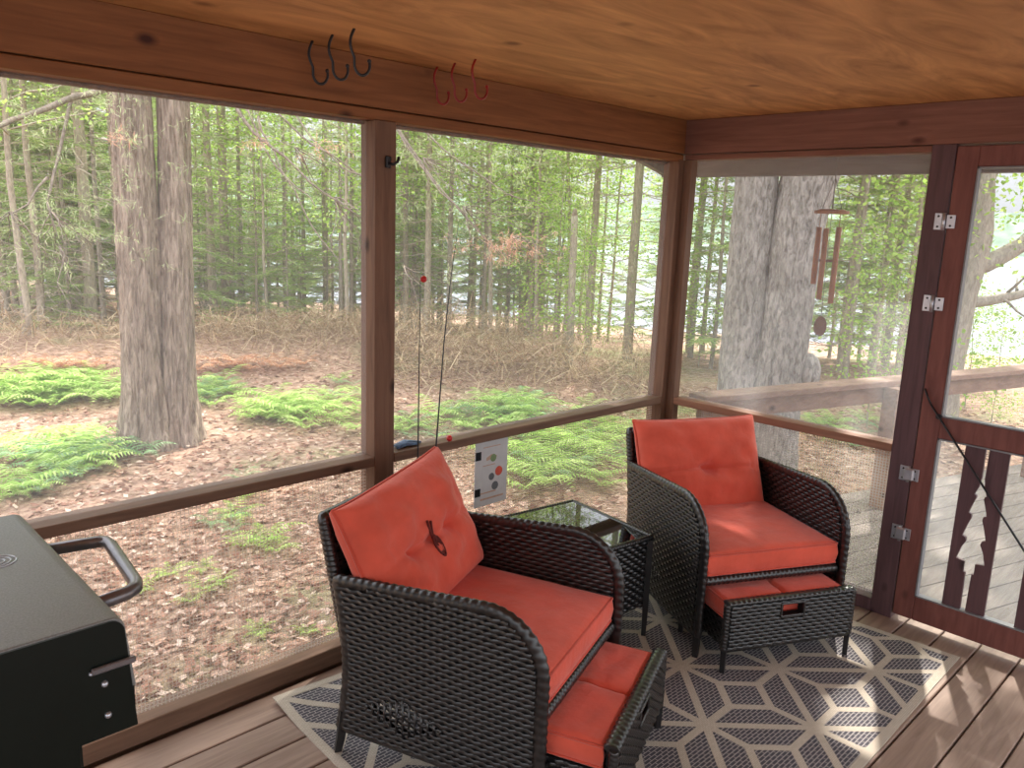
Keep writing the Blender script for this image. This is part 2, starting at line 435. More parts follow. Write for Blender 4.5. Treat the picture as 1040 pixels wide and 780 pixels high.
# eave outside
fa = MB(); fa.box(0.46, 0.50, YS + 0.3, 0.46, 1.900, 2.12, bev=0.003); fa.build('trim_1', M['fascia'], kind='structure')
fb = MB(); fb.box(XW, 0.455, 0.42, 0.46, 1.99, 2.12, bev=0.003); fb.prism([(0.50, 1.905), (0.20, 1.978), (0.20, 2.1), (0.50, 2.1)], 1, 0.425, 0.462); fb.build('trim_2', M['fascia'], kind='structure')

# ------------------------------------------------------------------ screen door
d = empty('door_1', (0, 0, 0), kind='structure')
D0, D1 = -1.237, -2.165
for a, b in ((D0 - 0.080, D0), (D1, D1 + 0.080)): boxpart('stile', M['door'], d, 0.0, 0.036, a, b, 0.028, 1.968)
boxpart('top_rail', M['door'], d, 0.0, 0.036, D1 + 0.08, D0 - 0.08, 1.89, 1.968)
boxpart('middle_rail', M['door'], d, 0.0, 0.036, D1 + 0.08, D0 - 0.08, 0.825, 0.914)
boxpart('bottom_rail', M['door'], d, 0.0, 0.036, D1 + 0.08, D0 - 0.08, 0.028, 0.135)
q = MB()
for a, b in ((D0 - 0.086, D0 - 0.080), (D1 + 0.080, D1 + 0.086)):
    q.box(-0.003, 0.030, a, b, 0.914, 1.89); q.box(-0.003, 0.030, a, b, 0.135, 0.825)
for a in (0.914, 1.884, 0.135, 0.819): q.box(-0.003, 0.030, D1 + 0.080, D0 - 0.080, a, a + 0.006)
q.build('screen_bead', M['alu'], d)
q = MB()
for z0, z1 in ((0.135, 0.825), (0.914, 1.89)):
    q.add([(0.03, D0 - 0.08, z0), (0.03, D1 + 0.08, z0), (0.03, D1 + 0.08, z1), (0.03, D0 - 0.08, z1)], [(0, 1, 2, 3)])
q.build('door_screen', M['screen_y'], d)
# boards with the fir-tree cut-out between them
tree_half = [(0.125, 0.010), (0.300, 0.012), (0.300, 0.020), (0.345, 0.020), (0.350, 0.052), (0.400, 0.040), (0.430, 0.026), (0.445, 0.030), (0.450, 0.043),
             (0.500, 0.030), (0.530, 0.020), (0.545, 0.022), (0.550, 0.033), (0.590, 0.022), (0.615, 0.014), (0.625, 0.015), (0.630, 0.022), (0.660, 0.011), (0.700, 0.006), (0.830, 0.007)]
def cutout(yc):
    for sgn in (1, -1):
        o = [(yc + sgn * 0.078, 0.125), (yc + sgn * 0.078, 0.83)] + [(yc + sgn * w, z) for z, w in reversed(tree_half)]
        q = MB(); q.prism(o, 0, 0.010, 0.026); q.build('cutout_board', M['door_post'], d)
cutout(-1.497); cutout(-1.760); cutout(-2.02) if False else None
def hinge(z, yc=-1.222):
    h = MB()
    h.box(-0.004, 0.0, yc + 0.004, yc + 0.032, z - 0.032, z + 0.032, bev=0.001)
    h.box(-0.004, 0.0, yc - 0.044, yc - 0.012, z - 0.026, z + 0.026, bev=0.001)
    h.tube([(-0.007, yc - 0.004, z - 0.034), (-0.007, yc - 0.004, z + 0.034)], 0.0065, 10)
    for dz in (-0.02, 0.02):
        h.tube([(-0.0055, yc + 0.018, z + dz), (-0.003, yc + 0.018, z + dz)], 0.0045, 8, 1)
        h.tube([(-0.0055, yc - 0.028, z + dz * 0.8), (-0.003, yc - 0.028, z + dz * 0.8)], 0.0045, 8, 1)
    return h.build('hinge', [M['steel'], M['black_metal']], d)
for z in (1.684, 1.363): hinge(z)
for z in (0.652, 0.392):
    h = hinge(z); h['label'] = 'chunky spring hinge'
    k = MB(); k.box(-0.020, -0.004, -1.250, -1.208, z - 0.026, z + 0.026, bev=0.006); k.build('hinge_cover', M['steel'], h)
q = MB(); q.tube([(-0.01, -1.245, 1.02), (-0.012, -1.262, 0.985), (-0.012, -1.28, 0.955)], 0.004, 8)
q.tube([(-0.012, -1.28, 0.955), (-0.015, -1.60, 0.56), (-0.02, -1.98, 0.09)], 0.0045, 8)
q.tube([(-0.012, -1.31, 0.915), (0.004, -1.31, 0.915)], 0.011, 8)
q.build('tension_rod', M['black_metal'], d)

# ------------------------------------------------------------------ ceiling hooks and small things on the frame
def make_hook(name, x, y, mt, label, group, rz):
    pts = []
    for t in range(0, 8): # shank, leaning
        pts.append((0.012 * math.sin(t / 7 * PI) * -1, 0, 0.0 - 0.075 * t / 7))
    for t in range(1, 15):
        a = PI + t / 14 * PI * 1.12
        pts.append((0.023 + 0.023 * math.cos(a), 0, -0.088 + 0.030 * math.sin(a) * 1.0 - 0.004))
    k = MB(); k.tube(pts, [0.0042] * len(pts), 8)
    o = k.build(name, mt); o.location = (x, y, ZC); o.rotation_euler = (0, 0, rz)
    c = MB(); c.ball((pts[-1][0], 0, pts[-1][2]), 0.0062, 6); c.build('tip', mt, o)
    return tag(o, label, 'hook', group)
for (x, y), w in zip(((-2.083, -0.040), (-2.091, -0.165), (-2.096, -0.285)), ('closest to the wooden beam', 'between the other two black hooks', 'farthest from the wooden beam')):
    make_hook('ceiling_hook', x, y, M['black_metal'], 'black screw hook in the plywood ceiling, ' + w, 'black ceiling hooks', R_(-15))
for (x, y), w in zip(((-1.594, -0.038), (-1.602, -0.142), (-1.606, -0.250)), ('closest to the wooden beam', 'between the other two red hooks', 'farthest from the wooden beam')):
    make_hook('ceiling_hook', x, y, M['red_metal'], 'red screw hook in the plywood ceiling, ' + w, 'red ceiling hooks', R_(-15))
q = MB(); q.box(-1.786, -1.766, -0.012, 0.0, 1.785, 1.825, bev=0.003); q.tube([(-1.776, -0.010, 1.80), (-1.770, -0.03, 1.797), (-1.758, -0.036, 1.807), (-1.752, -0.034, 1.822)], 0.005, 8)
tag(q.build('wall_hook', M['black_metal']), 'small black metal hook screwed high on the middle post', 'hook')

# laminated card
cd_ = empty('instruction_card', (-1.193, 0.048, 0.573), label='laminated white card with coloured pictures taped to the screen under the rail', cat='card')
q = MB(); q.box(-0.094, 0.094, -0.0015, 0.0015, -0.146, 0.146, bev=0.0005); q.build('sheet', M['paper'], cd_)
for a, b in ((0.062, 0.098), (-0.098, -0.064)):
    k = MB(); k.box(-0.092, -0.062, -0.004, -0.0015, a, b); k.build('tape', M['black_metal'], cd_)
def pr_disc(x, z, r, mt, name='print'):
    k = MB(); k.tube([(x, -0.0022, z), (x, -0.0014, z)], r, 20); k.build(name, mt, cd_)
pr_disc(0.044, -0.004, 0.021, M['ink_red']); pr_disc(0.002, -0.022, 0.016, M['ink_grey']); pr_disc(0.024, -0.066, 0.019, M['ink_grey']); pr_disc(0.010, 0.060, 0.017, M['ink_green'])
k = MB(); k.prism([(-0.03, 0.052), (0.03, 0.062), (0.03, 0.068), (0.0, 0.078), (-0.03, 0.066)], 1, -0.0021, -0.0014); k.build('print', M['ink_tan'], cd_)
for a in ((-0.06, 0.03, -0.092, -0.086), (-0.06, 0.075, -0.120, -0.112), (-0.05, 0.02, 0.030, 0.034), (-0.05, 0.05, 0.110, 0.114)):
    k = MB(); k.box(a[0], a[1], -0.002, -0.0014, a[2], a[3]); k.build('print', M['ink_tan'], cd_)

# fishing rods leaning on the rail
def fishing_rod(base, pts, label, bob, rgt):
    o = empty('fishing_rod', base, 0, label=label, cat='fishing rod', group='fishing rods leaning in the screen')
    P = [Vector(a) - Vector(base) for a in pts]
    n = len(P)
    k = MB(); k.tube(P[1:], [0.0042 - 0.0034 * i / (n - 2) for i in range(n - 1)], 6); k.build('shaft', M['rod'], o)
    k = MB(); k.tube([P[0], P[0].lerp(P[1], 0.5), P[1]], [0.009, 0.010, 0.006], 10); k.build('handle', M['black_metal'], o)
    k = MB(); k.ball(tuple(Vector(bob) - Vector(base)), 0.0125, 8); b = k.build('bobber', M['bob_red'], o); b['label'] = 'red round bobber'
    return o
fishing_rod((-1.655, -0.05, 0.0), [(-1.655, -0.05, 0.0), (-1.645, -0.03, 0.42), (-1.638, -0.016, 0.74), (-1.632, -0.008, 1.08), (-1.628, -0.004, 1.42)],
            'thin black fishing rod nearer the middle post, red bobber near its tip', (-1.628, -0.022, 1.405), 0)
fishing_rod((-1.585, -0.05, 0.0), [(-1.585, -0.05, 0.0), (-1.566, -0.03, 0.42), (-1.552, -0.016, 0.735), (-1.515, -0.008, 1.155), (-1.487, -0.006, 1.396), (-1.45, -0.004, 1.62)],
            'slanting black fishing rod with a red bobber down at the rail', (-1.489, -0.022, 0.784), 1)
k = MB()
for a, b, c in ((-1.70, -1.60, 0.0), (-1.685, -1.575, 0.016), (-1.69, -1.585, 0.03)):
    k.tube([(a, 0.032 + c, RT + 0.007), ((a + b) / 2, 0.04 + c, RT + 0.013), (b, 0.034 + c, RT + 0.006)], [0.007, 0.010, 0.006], 8, flat=0.8)
tag(k.build('folded_cloth', M['blue']), 'small folded blue-grey cloth lying on the rail beside the middle post', 'cloth')

# ------------------------------------------------------------------ wind chime under the eave
wc = empty('wind_chime', (0.35, -0.613, 1.72), R_(20), label='copper-coloured wind chime with an oval sail hanging outside the side screen', cat='wind chime')
k = MB(); k.tube([(0, 0, -0.006), (0, 0, 0.008)], 0.078, 28); k.tube([(0, 0, 0.008), (0, 0, 0.014)], 0.060, 28); k.build('top_disc', M['chime_wood'], wc)
k = MB(); k.tube([(0, 0, 0.008), (0, 0, 0.40)], 0.0022, 5)
for a in range(3): k.tube([(0.05 * math.cos(a * 2.1), 0.05 * math.sin(a * 2.1), 0.014), (0, 0, 0.16)], 0.0016, 5)
k.tube([(0, 0, 0), (-0.012, -0.006, -0.50)], 0.0016, 5); k.build('cord', M['string'], wc)
for i, (a, L, t) in enumerate(((0.4, 0.34, -0.075), (1.7, 0.27, -0.07), (2.9, 0.30, -0.08), (4.2, 0.36, -0.066), (5.4, 0.31, -0.072))):
    x, y = 0.048 * math.cos(a), 0.048 * math.sin(a)
    k = MB(); k.tube([(x, y, t), (x - 0.006, y, t - L)], 0.0125, 12); k.tube([(x, y, t), (x, y, 0)], 0.0012, 4); k.build('chime_tube', M['chime_wood'], wc)
k = MB(); k.tube([(-0.006, 0, -0.232), (-0.006, 0, -0.220)], 0.034, 18); k.build('clapper', M['chime_sail'], wc)
k = MB(); ring = [(0.030 * math.cos(a * PI / 12), -0.545 + 0.046 * math.sin(a * PI / 12) * (1.15 if a < 12 else 0.95)) for a in range(24)]
k.prism(ring, 0, -0.004, 0.004); s_ = k.build('sail', M['chime_sail'], wc); s_.rotation_euler = (0, 0, R_(25)); s_.location = (-0.012, -0.006, 0)

# ------------------------------------------------------------------ wicker helpers
def weave(mb, fn, rows, stakes, per=None, amp=0.0036, w=0.0130, skip=None, mi=0, thin=None):
    """fn(s, t) -> (point, normal) ; rows: list of (t, s0, s1); stakes: spacing along s"""
    for ri, (t, s0, s1) in enumerate(rows):
        k0 = math.ceil(s0 / (stakes / 2)); k1 = math.floor(s1 / (stakes / 2))
        ss = [s0] + [k * stakes / 2 for k in range(k0, k1 + 1)] + [s1]
        run = []
        for s in ss:
            if skip and skip(s, t):
                if len(run) > 1: strip(mb, run, fn, t, w, mi, thin)
                run = []; continue
            off = amp * math.cos(PI * (s / stakes) * 1.0 + PI * ri)
            run.append((s, off))
        if len(run) > 1: strip(mb, run, fn, t, w, mi, thin)
def strip(mb, run, fn, t, w, mi, thin=None):
    b = len(mb.v)
    w0 = w
    for s, off in run:
        w = w0 * 0.55 if thin and thin(s, t) else w0
        for dt, lift in ((-w / 2, -0.0022), (0, 0.0012), (w / 2, -0.0022)):
            p, n = fn(s, t + dt)
            mb.v.append(tuple(p + n * (off + lift)))
    for i in range(len(run) - 1):
        for j in range(2):
            a = b + i * 3 + j
            mb.f.append((a, a + 1, a + 4, a + 3)); mb.mi.append(mi); mb.sm.append(True)

def rope(mb, pts, r, n=12, mi=0, twist=0.022, flat=1.0):
    """wrapped edge band: cane wound round a rod, with a spiral ridge"""
    P = [Vector(p) for p in pts]; out = []; dist = []; D = 0
    for a, b in zip(P, P[1:]):
        L = (b - a).length; k = max(1, int(L / (twist / 4)))
        for i in range(k): out.append(a.lerp(b, i / k)); dist.append(D + L * i / k)
        D += L
    out.append(P[-1]); dist.append(D)
    b0 = len(mb.v); n = 12
    mb.tube(out, r, n, mi, True, True, flat)
    for i, c in enumerate(out):
        for k in range(n):
            j = b0 + i * n + k; v = Vector(mb.v[j])
            mb.v[j] = tuple(c + (v - c) * (1.0 + 0.075 * math.cos(2 * PI * (dist[i] / twist - k / n))))

# ------------------------------------------------------------------ cushions
def cushion_mesh(w, dd, t, boxed=True, seed=0, nx=44, ny=40, tuft=None, ears=0.0, crown=0.02, wr=0.004):
    """x in +-w/2, y in +-dd/2, centred on z=0"""
    mb = MB()
    def prof(u, v):
        e = max(abs(u), abs(v))
        if boxed: return t / 2 + crown * (1 - u ** 4) * (1 - v ** 4) - 0.010 * max(0, (e - 0.93) / 0.07) ** 2
        return 0.012 + (t / 2 - 0.012) * ((1 - abs(u) ** 3.4) * (1 - abs(v) ** 3.4)) ** 0.42
    def P(u, v, side):
        x = u * w / 2; yv = v * dd / 2
        x *= 1 + ears * (abs(v) ** 5) - ears * 0.5 * (1 - abs(v) ** 2); yv *= 1 + ears * (abs(u) ** 5) - ears * 0.5 * (1 - abs(u) ** 2)
        h = prof(u, v)
        if tuft and side > 0: h -= tuft(u, v)
        h += wr * noise.noise((u * 3.1 + seed, v * 3.3 + side, seed * 1.7)) * (1 - max(abs(u), abs(v)) ** 6) * 2
        return (x, yv, side * h)
    idx = {}
    for side in (1, -1):
        for i in range(nx + 1):
            for j in range(ny + 1):
                u = math.sin((i / nx * 2 - 1) * PI / 2 * 0.8) / math.sin(PI / 2 * 0.8); v = math.sin((j / ny * 2 - 1) * PI / 2 * 0.8) / math.sin(PI / 2 * 0.8)
                idx[side, i, j] = len(mb.v); mb.v.append(P(u, v, side))
        for i in range(nx):
            for j in range(ny):
                mb.f.append((idx[side, i, j], idx[side, i + 1, j], idx[side, i + 1, j + 1], idx[side, i, j + 1])); mb.mi.append(0); mb.sm.append(True)
    bd = [(i, 0) for i in range(nx)] + [(nx, j) for j in range(ny)] + [(i, ny) for i in range(nx, 0, -1)] + [(0, j) for j in range(ny, 0, -1)]
    NB = len(bd); pip = {1: [], -1: []}; mids = []
    for (i, j) in bd:
        a = Vector(mb.v[idx[1, i, j]]); b = Vector(mb.v[idx[-1, i, j]])
        pip[1].append(a); pip[-1].append(b)
        c = (a + b) / 2; bulge = 0.006 if boxed else 0.0
        dv = Vector((c.x / w * 2, c.y / dd * 2, 0)); 
        dv = Vector((dv.x if abs(dv.x) > 0.97 else 0, dv.y if abs(dv.y) > 0.97 else 0, 0))
        mids.append(len(mb.v)); mb.v.append(tuple(c + dv * bulge))
    for k in range(NB):
        k2 = (k + 1) % NB
        A = idx[(1,) + bd[k]]; B = idx[(1,) + bd[k2]]; C = idx[(-1,) + bd[k]]; D = idx[(-1,) + bd[k2]]
        mb.f.append((A, B, mids[k2], mids[k])); mb.f.append((mids[k], mids[k2], D, C)); mb.mi += [0, 0]; mb.sm += [True, True]
    return mb, pip
def cushion(name, parent, loc, rot, w, dd, t, **kw):
    mb, pip = cushion_mesh(w, dd, t, **kw)
    o = mb.build(name, M['fabric'], parent); o.location = loc; o.rotation_euler = rot
    k = MB()
    if kw.get('boxed', True):
        for s in (1, -1): k.tube(pip[s] + [pip[s][0]], 0.0045, 6)
    else:
        mid = [(a + b) / 2 for a, b in zip(pip[1], pip[-1])]; k.tube(mid + [mid[0]], 0.0062, 6)
    k.build('piping', M['piping'], o)
    return o

# ------------------------------------------------------------------ wicker armchair
W, DP, AH = 0.675, 0.665, 0.598
LB = 0.088   # lower edge of the wicker
ZCV, RCV, AD = 0.435, 0.165, 0.035
def side_front(z):   # front edge y at height z
    if z < ZCV: return -DP / 2
    a = min(1, (z - ZCV) / (AH - ZCV))
    return -DP / 2 + RCV * (1 - math.sqrt(max(0, 1 - a * a)))
def side_top(y): return AH - AD * max(0.0, (y - (-DP / 2 + RCV)) / (DP - RCV))
def side_rear(z):
    a = z / AH
    return DP / 2 - 0.045 * math.sin(PI * min(1, max(0, (z - 0.0) / AH))) + 0.004
def make_chair(loc, rz, label, seed, tie):
    o = empty('wicker_armchair', loc, rz, label=label, cat='armchair', group='wicker armchairs with red cushions')
    T = 0.040
    for sgn in (-1, 1):
        xo, xi = sgn * W / 2, sgn * (W / 2 - T)
        mb = MB()
        rows = []
        z = LB + 0.008
        while z < AH - 0.012:
            rows.append((z, side_front(z) + 0.012, min(side_rear(z) - 0.010, -DP / 2 + RCV + (DP - RCV) * (AH - 0.008 - z) / AD))); z += 0.0146
        nrm = Vector((sgn, 0, 0))
        DY, DZ = 0.09, 0.195
        dia = lambda s, t: abs(s - DY) / 0.13 + abs(t - DZ) / 0.062 < 1
        for q_ in range(-6, 7):       # upright canes seen through the open diamond
            mb.tube([(xo - sgn * 0.006, DY + q_ * 0.021, DZ - 0.06 * (1 - abs(q_) / 7)), (xo - sgn * 0.006, DY + q_ * 0.021, DZ + 0.06 * (1 - abs(q_) / 7))], 0.0045, 6, 0)
        weave(mb, lambda s, t: (Vector((xo - sgn * 0.004, s, t)), nrm), rows, 0.021, thin=dia)
        weave(mb, lambda s, t: (Vector((xi + sgn * 0.003, s, t)), -nrm), rows, 0.021, thin=dia)
        # added dark backing behind the weave, stops light leaking through
        NZ = 46
        for i in range(NZ):
            za, zb = LB + (AH - 0.012 - LB) * i / NZ, LB + (AH - 0.012 - LB) * (i + 1) / NZ; zm = (za + zb) / 2
            ya, yb = side_front(zb) + 0.012, min(side_rear(zm) - 0.012, -DP / 2 + RCV + (DP - RCV) * (AH - 0.006 - zb) / AD)
            hw_ = 0.13 * (1 - abs(zm - DZ) / 0.058)
            for c0, c1 in (((ya, DY - hw_), (DY + hw_, yb)) if hw_ > 0 else ((ya, yb),)):
                mb.box(min(xo - sgn * 0.010, xi + sgn * 0.009), max(xo - sgn * 0.010, xi + sgn * 0.009), c0, c1, za, zb, 1)
        mb.build('side_panel', [M['wicker'], M['wicker_in']], o, fix=False)
        k = MB()
        xm = (xo + xi) / 2
        path = []
        AR = AH - AD
        for i in range(0, 13): path.append((xm, side_rear(LB + (AR - LB) * i / 12), LB + (AR - LB) * i / 12))
        for i in range(1, 11): path.append((xm, DP / 2 + (-DP / 2 + RCV - DP / 2) * i / 10, AR + AD * i / 10))
        for i in range(1, 13):
            a = PI / 2 * (1 - i / 12); path.append((xm, -DP / 2 + RCV - RCV * math.cos(a), ZCV + (AH - ZCV) * math.sin(a)))
        for i in range(1, 8): path.append((xm, -DP / 2, ZCV - (ZCV - LB) * i / 7))
        rope(k, path, 0.0225, 10, 0, 0.026, 0.62)
        k.tube([(xm, side_rear(LB), LB), (xm, -DP / 2, LB)], 0.013, 8)
        k.build('arm_edging', M['wicker'], o)
        for yy, sp in ((DP / 2 - 0.012, 0.014), (-DP / 2 + 0.002, 0.0)):
            k = MB(); k.tube([(xm, yy - (0.012 if sp else 0), LB + 0.06), (xm, yy + sp * 0.2, 0.05), (xm, yy + sp, 0.0)], [0.019, 0.017, 0.0145], 4, smooth=False)
            k.build('leg', M['leg'], o)
    # seat deck and front band
    k = MB(); k.box(-W / 2 + T, W / 2 - T, -DP / 2 + 0.02, DP / 2 - 0.05, 0.292, 0.312, bev=0.002); k.build('seat_deck', M['wicker_in'], o)
    k = MB(); rope(k, [(-W / 2 + T, -DP / 2 + 0.012, 0.303), (W / 2 - T, -DP / 2 + 0.012, 0.303)], 0.017, 8, 0, 0.02); k.build('front_rail', M['wicker'], o)
    # reclined back
    y0, z0, y1, z1 = DP / 2 - 0.055, 0.20, DP / 2 + 0.065, 0.738 if tie else 0.705
    hw = W / 2 - T - 0.002
    mb = MB()
    dv = Vector((0, y1 - y0, z1 - z0)); Ld = dv.length; dv.normalize(); nb = Vector((0, dv.z, -dv.y))
    def bf(off, nn): return lambda s, t: (Vector((s, y0, z0)) + dv * t + nb * off, nn)
    rows = []; t = 0.01
    while t < Ld - 0.01: rows.append((t, -hw + 0.01, hw - 0.01)); t += 0.0146
    weave(mb, bf(0.014, nb), rows, 0.021); weave(mb, bf(-0.014, -nb), rows, 0.021)
    a = Vector((0, y0, z0)); c = a + dv * Ld
    core = []
    for x in (-hw + 0.008, hw - 0.008):
        for p_ in (a, c):
            for of in (-0.010, 0.010): core.append(Vector((x, 0, 0)) + p_ + nb * of)
    mb.add(core, [(0, 1, 3, 2), (4, 6, 7, 5), (0, 4, 5, 1), (2, 3, 7, 6), (0, 2, 6, 4), (1, 5, 7, 3)], 1)  # added backing, blocks light through the back weave
    mb.build('back_panel', [M['wicker'], M['wicker_in']], o, fix=False)
    k = MB(); rope(k, [Vector((-hw, 0, 0)) + a, Vector((-hw, 0, 0)) + c, Vector((hw, 0, 0)) + c, Vector((hw, 0, 0)) + a], 0.0195, 8, 0, 0.016); k.build('back_edging', M['wicker'], o)
    # cushions
    s_ = cushion('seat_cushion', o, (0, -0.035, 0.366), (0, 0, 0), 0.582, 0.575, 0.098, seed=seed, crown=0.020, wr=0.003)
    def tuft(u, v):
        g = math.exp(-((v + 0.04 + 0.03 * math.sin(u * 4 + seed)) / (0.05 if tie else 0.035)) ** 2) * (0.016 if tie else 0.026) * (1 - abs(u) ** 4)
        for tu in ((0.0, 0.10) if not tie else (-0.40, -0.02, 0.40)):
            r2 = ((u - tu) / 0.11) ** 2 + ((v + 0.04) / 0.13) ** 2
            g += 0.022 * math.exp(-r2)
            for ka in (-1.9, -1.2, 1.0, 1.7, 2.5, -2.6):
                du, dv_ = u - tu, v + 0.04
                al = du * math.cos(ka) + dv_ * math.sin(ka); ac = -du * math.sin(ka) + dv_ * math.cos(ka)
                if al > 0: g += 0.007 * math.exp(-(ac / 0.022) ** 2) * math.exp(-(al / 0.26) ** 2)
        g += 0.012 * math.exp(-((v + 0.04) / 0.4) ** 2) * max(0, noise.noise((u * 11 + v * 2 + seed, v * 1.6, seed))) * (1 - u ** 4)
        return g
    ang = R_(68) if not tie else R_(66)
    bc = cushion('back_cushion', o, (-0.020 if tie else -0.014, DP / 2 - (0.078 if tie else 0.085), 0.606 if tie else 0.566), (Matrix.Rotation(ang, 3, 'X') @ Matrix.Rotation(R_(4.5 if tie else 0), 3, 'Z')).to_euler(), 0.585 if tie else 0.592, 0.425 if tie else 0.435, 0.175, boxed=False, seed=seed + 3, tuft=tuft, ears=0.025, wr=0.011, nx=64, ny=60)
    if tie:
        k = MB()
        for x0, x1, yy in ((-0.008, -0.020, 0.050), (-0.004, -0.002, 0.042)):
            k.tube([(x0, -0.01, 0.074), ((x0 + x1) / 2, 0.015, 0.080), (x1, yy, 0.088)], 0.004, 6)
        for x0, zz in ((0.002, -0.070), (-0.008, -0.058)):
            L = [(x0 + 0.012 * math.sin(a / 12 * 2 * PI), -0.01 + zz / 2 * (1 - math.cos(a / 12 * 2 * PI)), 0.076 + 0.012 * math.sin(a / 12 * PI)) for a in range(13)]
            k.tube(L, 0.004, 6)
        k.ball((-0.005, -0.01, 0.077), 0.009, 6)
        k.build('bow_tie', M['tie'], bc)
    return o
A0, A1 = R_(20), R_(-27)
chair1 = make_chair((-1.842, -0.632, 0.004), A0, 'near wicker armchair with a dark bow tied on its red back cushion', 1, True)
chair2 = make_chair((-0.495, -0.700, 0.004), A1, 'far wicker armchair with red cushions in the corner, in front of the side screen', 5, False)

# ------------------------------------------------------------------ ottomans that slide out from under the chairs
def make_ottoman(loc, rz, label, seed):
    """origin at the middle of the front panel's foot, body reaches back (+y)"""
    o = empty('wicker_ottoman', loc, rz, label=label, cat='ottoman', group='wicker ottomans with red pads')
    w, dp, z0, z1 = 0.555, 0.34, 0.088, 0.272
    mb = MB(); rows = []; z = z0 + 0.006
    while z < z1 - 0.004: rows.append((z, -w / 2 + 0.012, w / 2 - 0.012)); z += 0.0146
    hole = lambda s, t: abs(s) < 0.048 and 0.205 < t < 0.252
    weave(mb, lambda s, t: (Vector((s, -0.003, t)), Vector((0, -1, 0))), rows, 0.021, skip=hole)
    weave(mb, lambda s, t: (Vector((s, 0.038, t)), Vector((0, 1, 0))), rows, 0.021, skip=hole)
    for a, b, c, dd in ((-w / 2 + .01, -0.050, z0, z1), (0.050, w / 2 - .01, z0, z1), (-0.05, 0.05, z0, 0.203), (-0.05, 0.05, 0.254, z1)): mb.box(a, b, 0.004, 0.032, c, dd, 1)  # added backing, blocks light except at the hand hole
    mb.build('front_panel', [M['wicker'], M['wicker_in']], o, fix=False)
    k = MB(); rope(k, [(-0.05, -0.003, 0.203), (0.05, -0.003, 0.203), (0.05, -0.003, 0.254), (-0.05, -0.003, 0.254), (-0.05, -0.003, 0.203)], 0.005, 6, 0, 0.01); k.build('hand_hole_rim', M['wicker'], o)
    for sgn in (-1, 1):
        mb = MB(); rows = [(zz[0], 0.03, dp - 0.01) for zz in [(z0 + 0.006 + 0.0146 * i,) for i in range(7)]]
        weave(mb, lambda s, t: (Vector((sgn * (w / 2 - 0.006), s, t)), Vector((sgn, 0, 0))), rows, 0.021)
        mb.box(min(sgn * (w / 2 - 0.022), sgn * (w / 2 - 0.010)), max(sgn * (w / 2 - 0.022), sgn * (w / 2 - 0.010)), 0.02, dp, z0, 0.19, 1)  # backing added so no light shows through the side weave
        mb.build('side_panel', [M['wicker'], M['wicker_in']], o, fix=False)
    k = MB(); rope(k, [(-w / 2, 0.0175, z1), (w / 2, 0.0175, z1)], 0.0225, 8, 0, 0.022, 0.45)
    k.tube([(-w / 2, 0.009, z0), (w / 2, 0.009, z0)], 0.010, 8)
    rope(k, [(-w / 2, 0.009, z0), (-w / 2, 0.009, z1)], 0.0135, 8, 0, 0.014); rope(k, [(w / 2, 0.009, z0), (w / 2, 0.009, z1)], 0.0135, 8, 0, 0.014)
    k.build('edging', M['wicker'], o)
    k = MB(); k.box(-w / 2 + 0.02, w / 2 - 0.02, 0.02, dp, 0.172, 0.186); k.build('pad_board', M['wicker_in'], o)
    for x in (-w / 2 + 0.002, w / 2 - 0.002):
        for y in (0.009, dp - 0.02):
            k = MB(); k.tube([(x, y, z0 + 0.05), (x, y, 0)], [0.015, 0.0125], 4, smooth=False); k.build('leg', M['leg'], o)
    def seam(u, v): return 0.012 * math.exp(-(u / 0.02) ** 2) + 0.004 * math.exp(-(u / 0.10) ** 2)
    cushion('pad', o, (0, 0.044 + (dp - 0.05) / 2, 0.230), (0, 0, 0), w - 0.028, dp - 0.05, 0.082, seed=seed, crown=0.004, wr=0.003, tuft=seam, nx=60)
    return o
def local(o_loc, rz, x, y): return (o_loc[0] + math.cos(rz) * x - math.sin(rz) * y, o_loc[1] + math.sin(rz) * x + math.cos(rz) * y, 0.004)
def front_mid(a, b): return ((a[0] + b[0]) / 2, (a[1] + b[1]) / 2, 0.004)
make_ottoman(local((-1.842, -0.632), A0, 0.002, -DP / 2 - 0.195), A0 + R_(2), 'low wicker ottoman with red pad slid out in front of the near armchair', 11)
make_ottoman(local((-0.495, -0.700), A1, 0.0, -DP / 2 - 0.130), A1, 'low wicker ottoman with red pad slid out in front of the far armchair', 12)

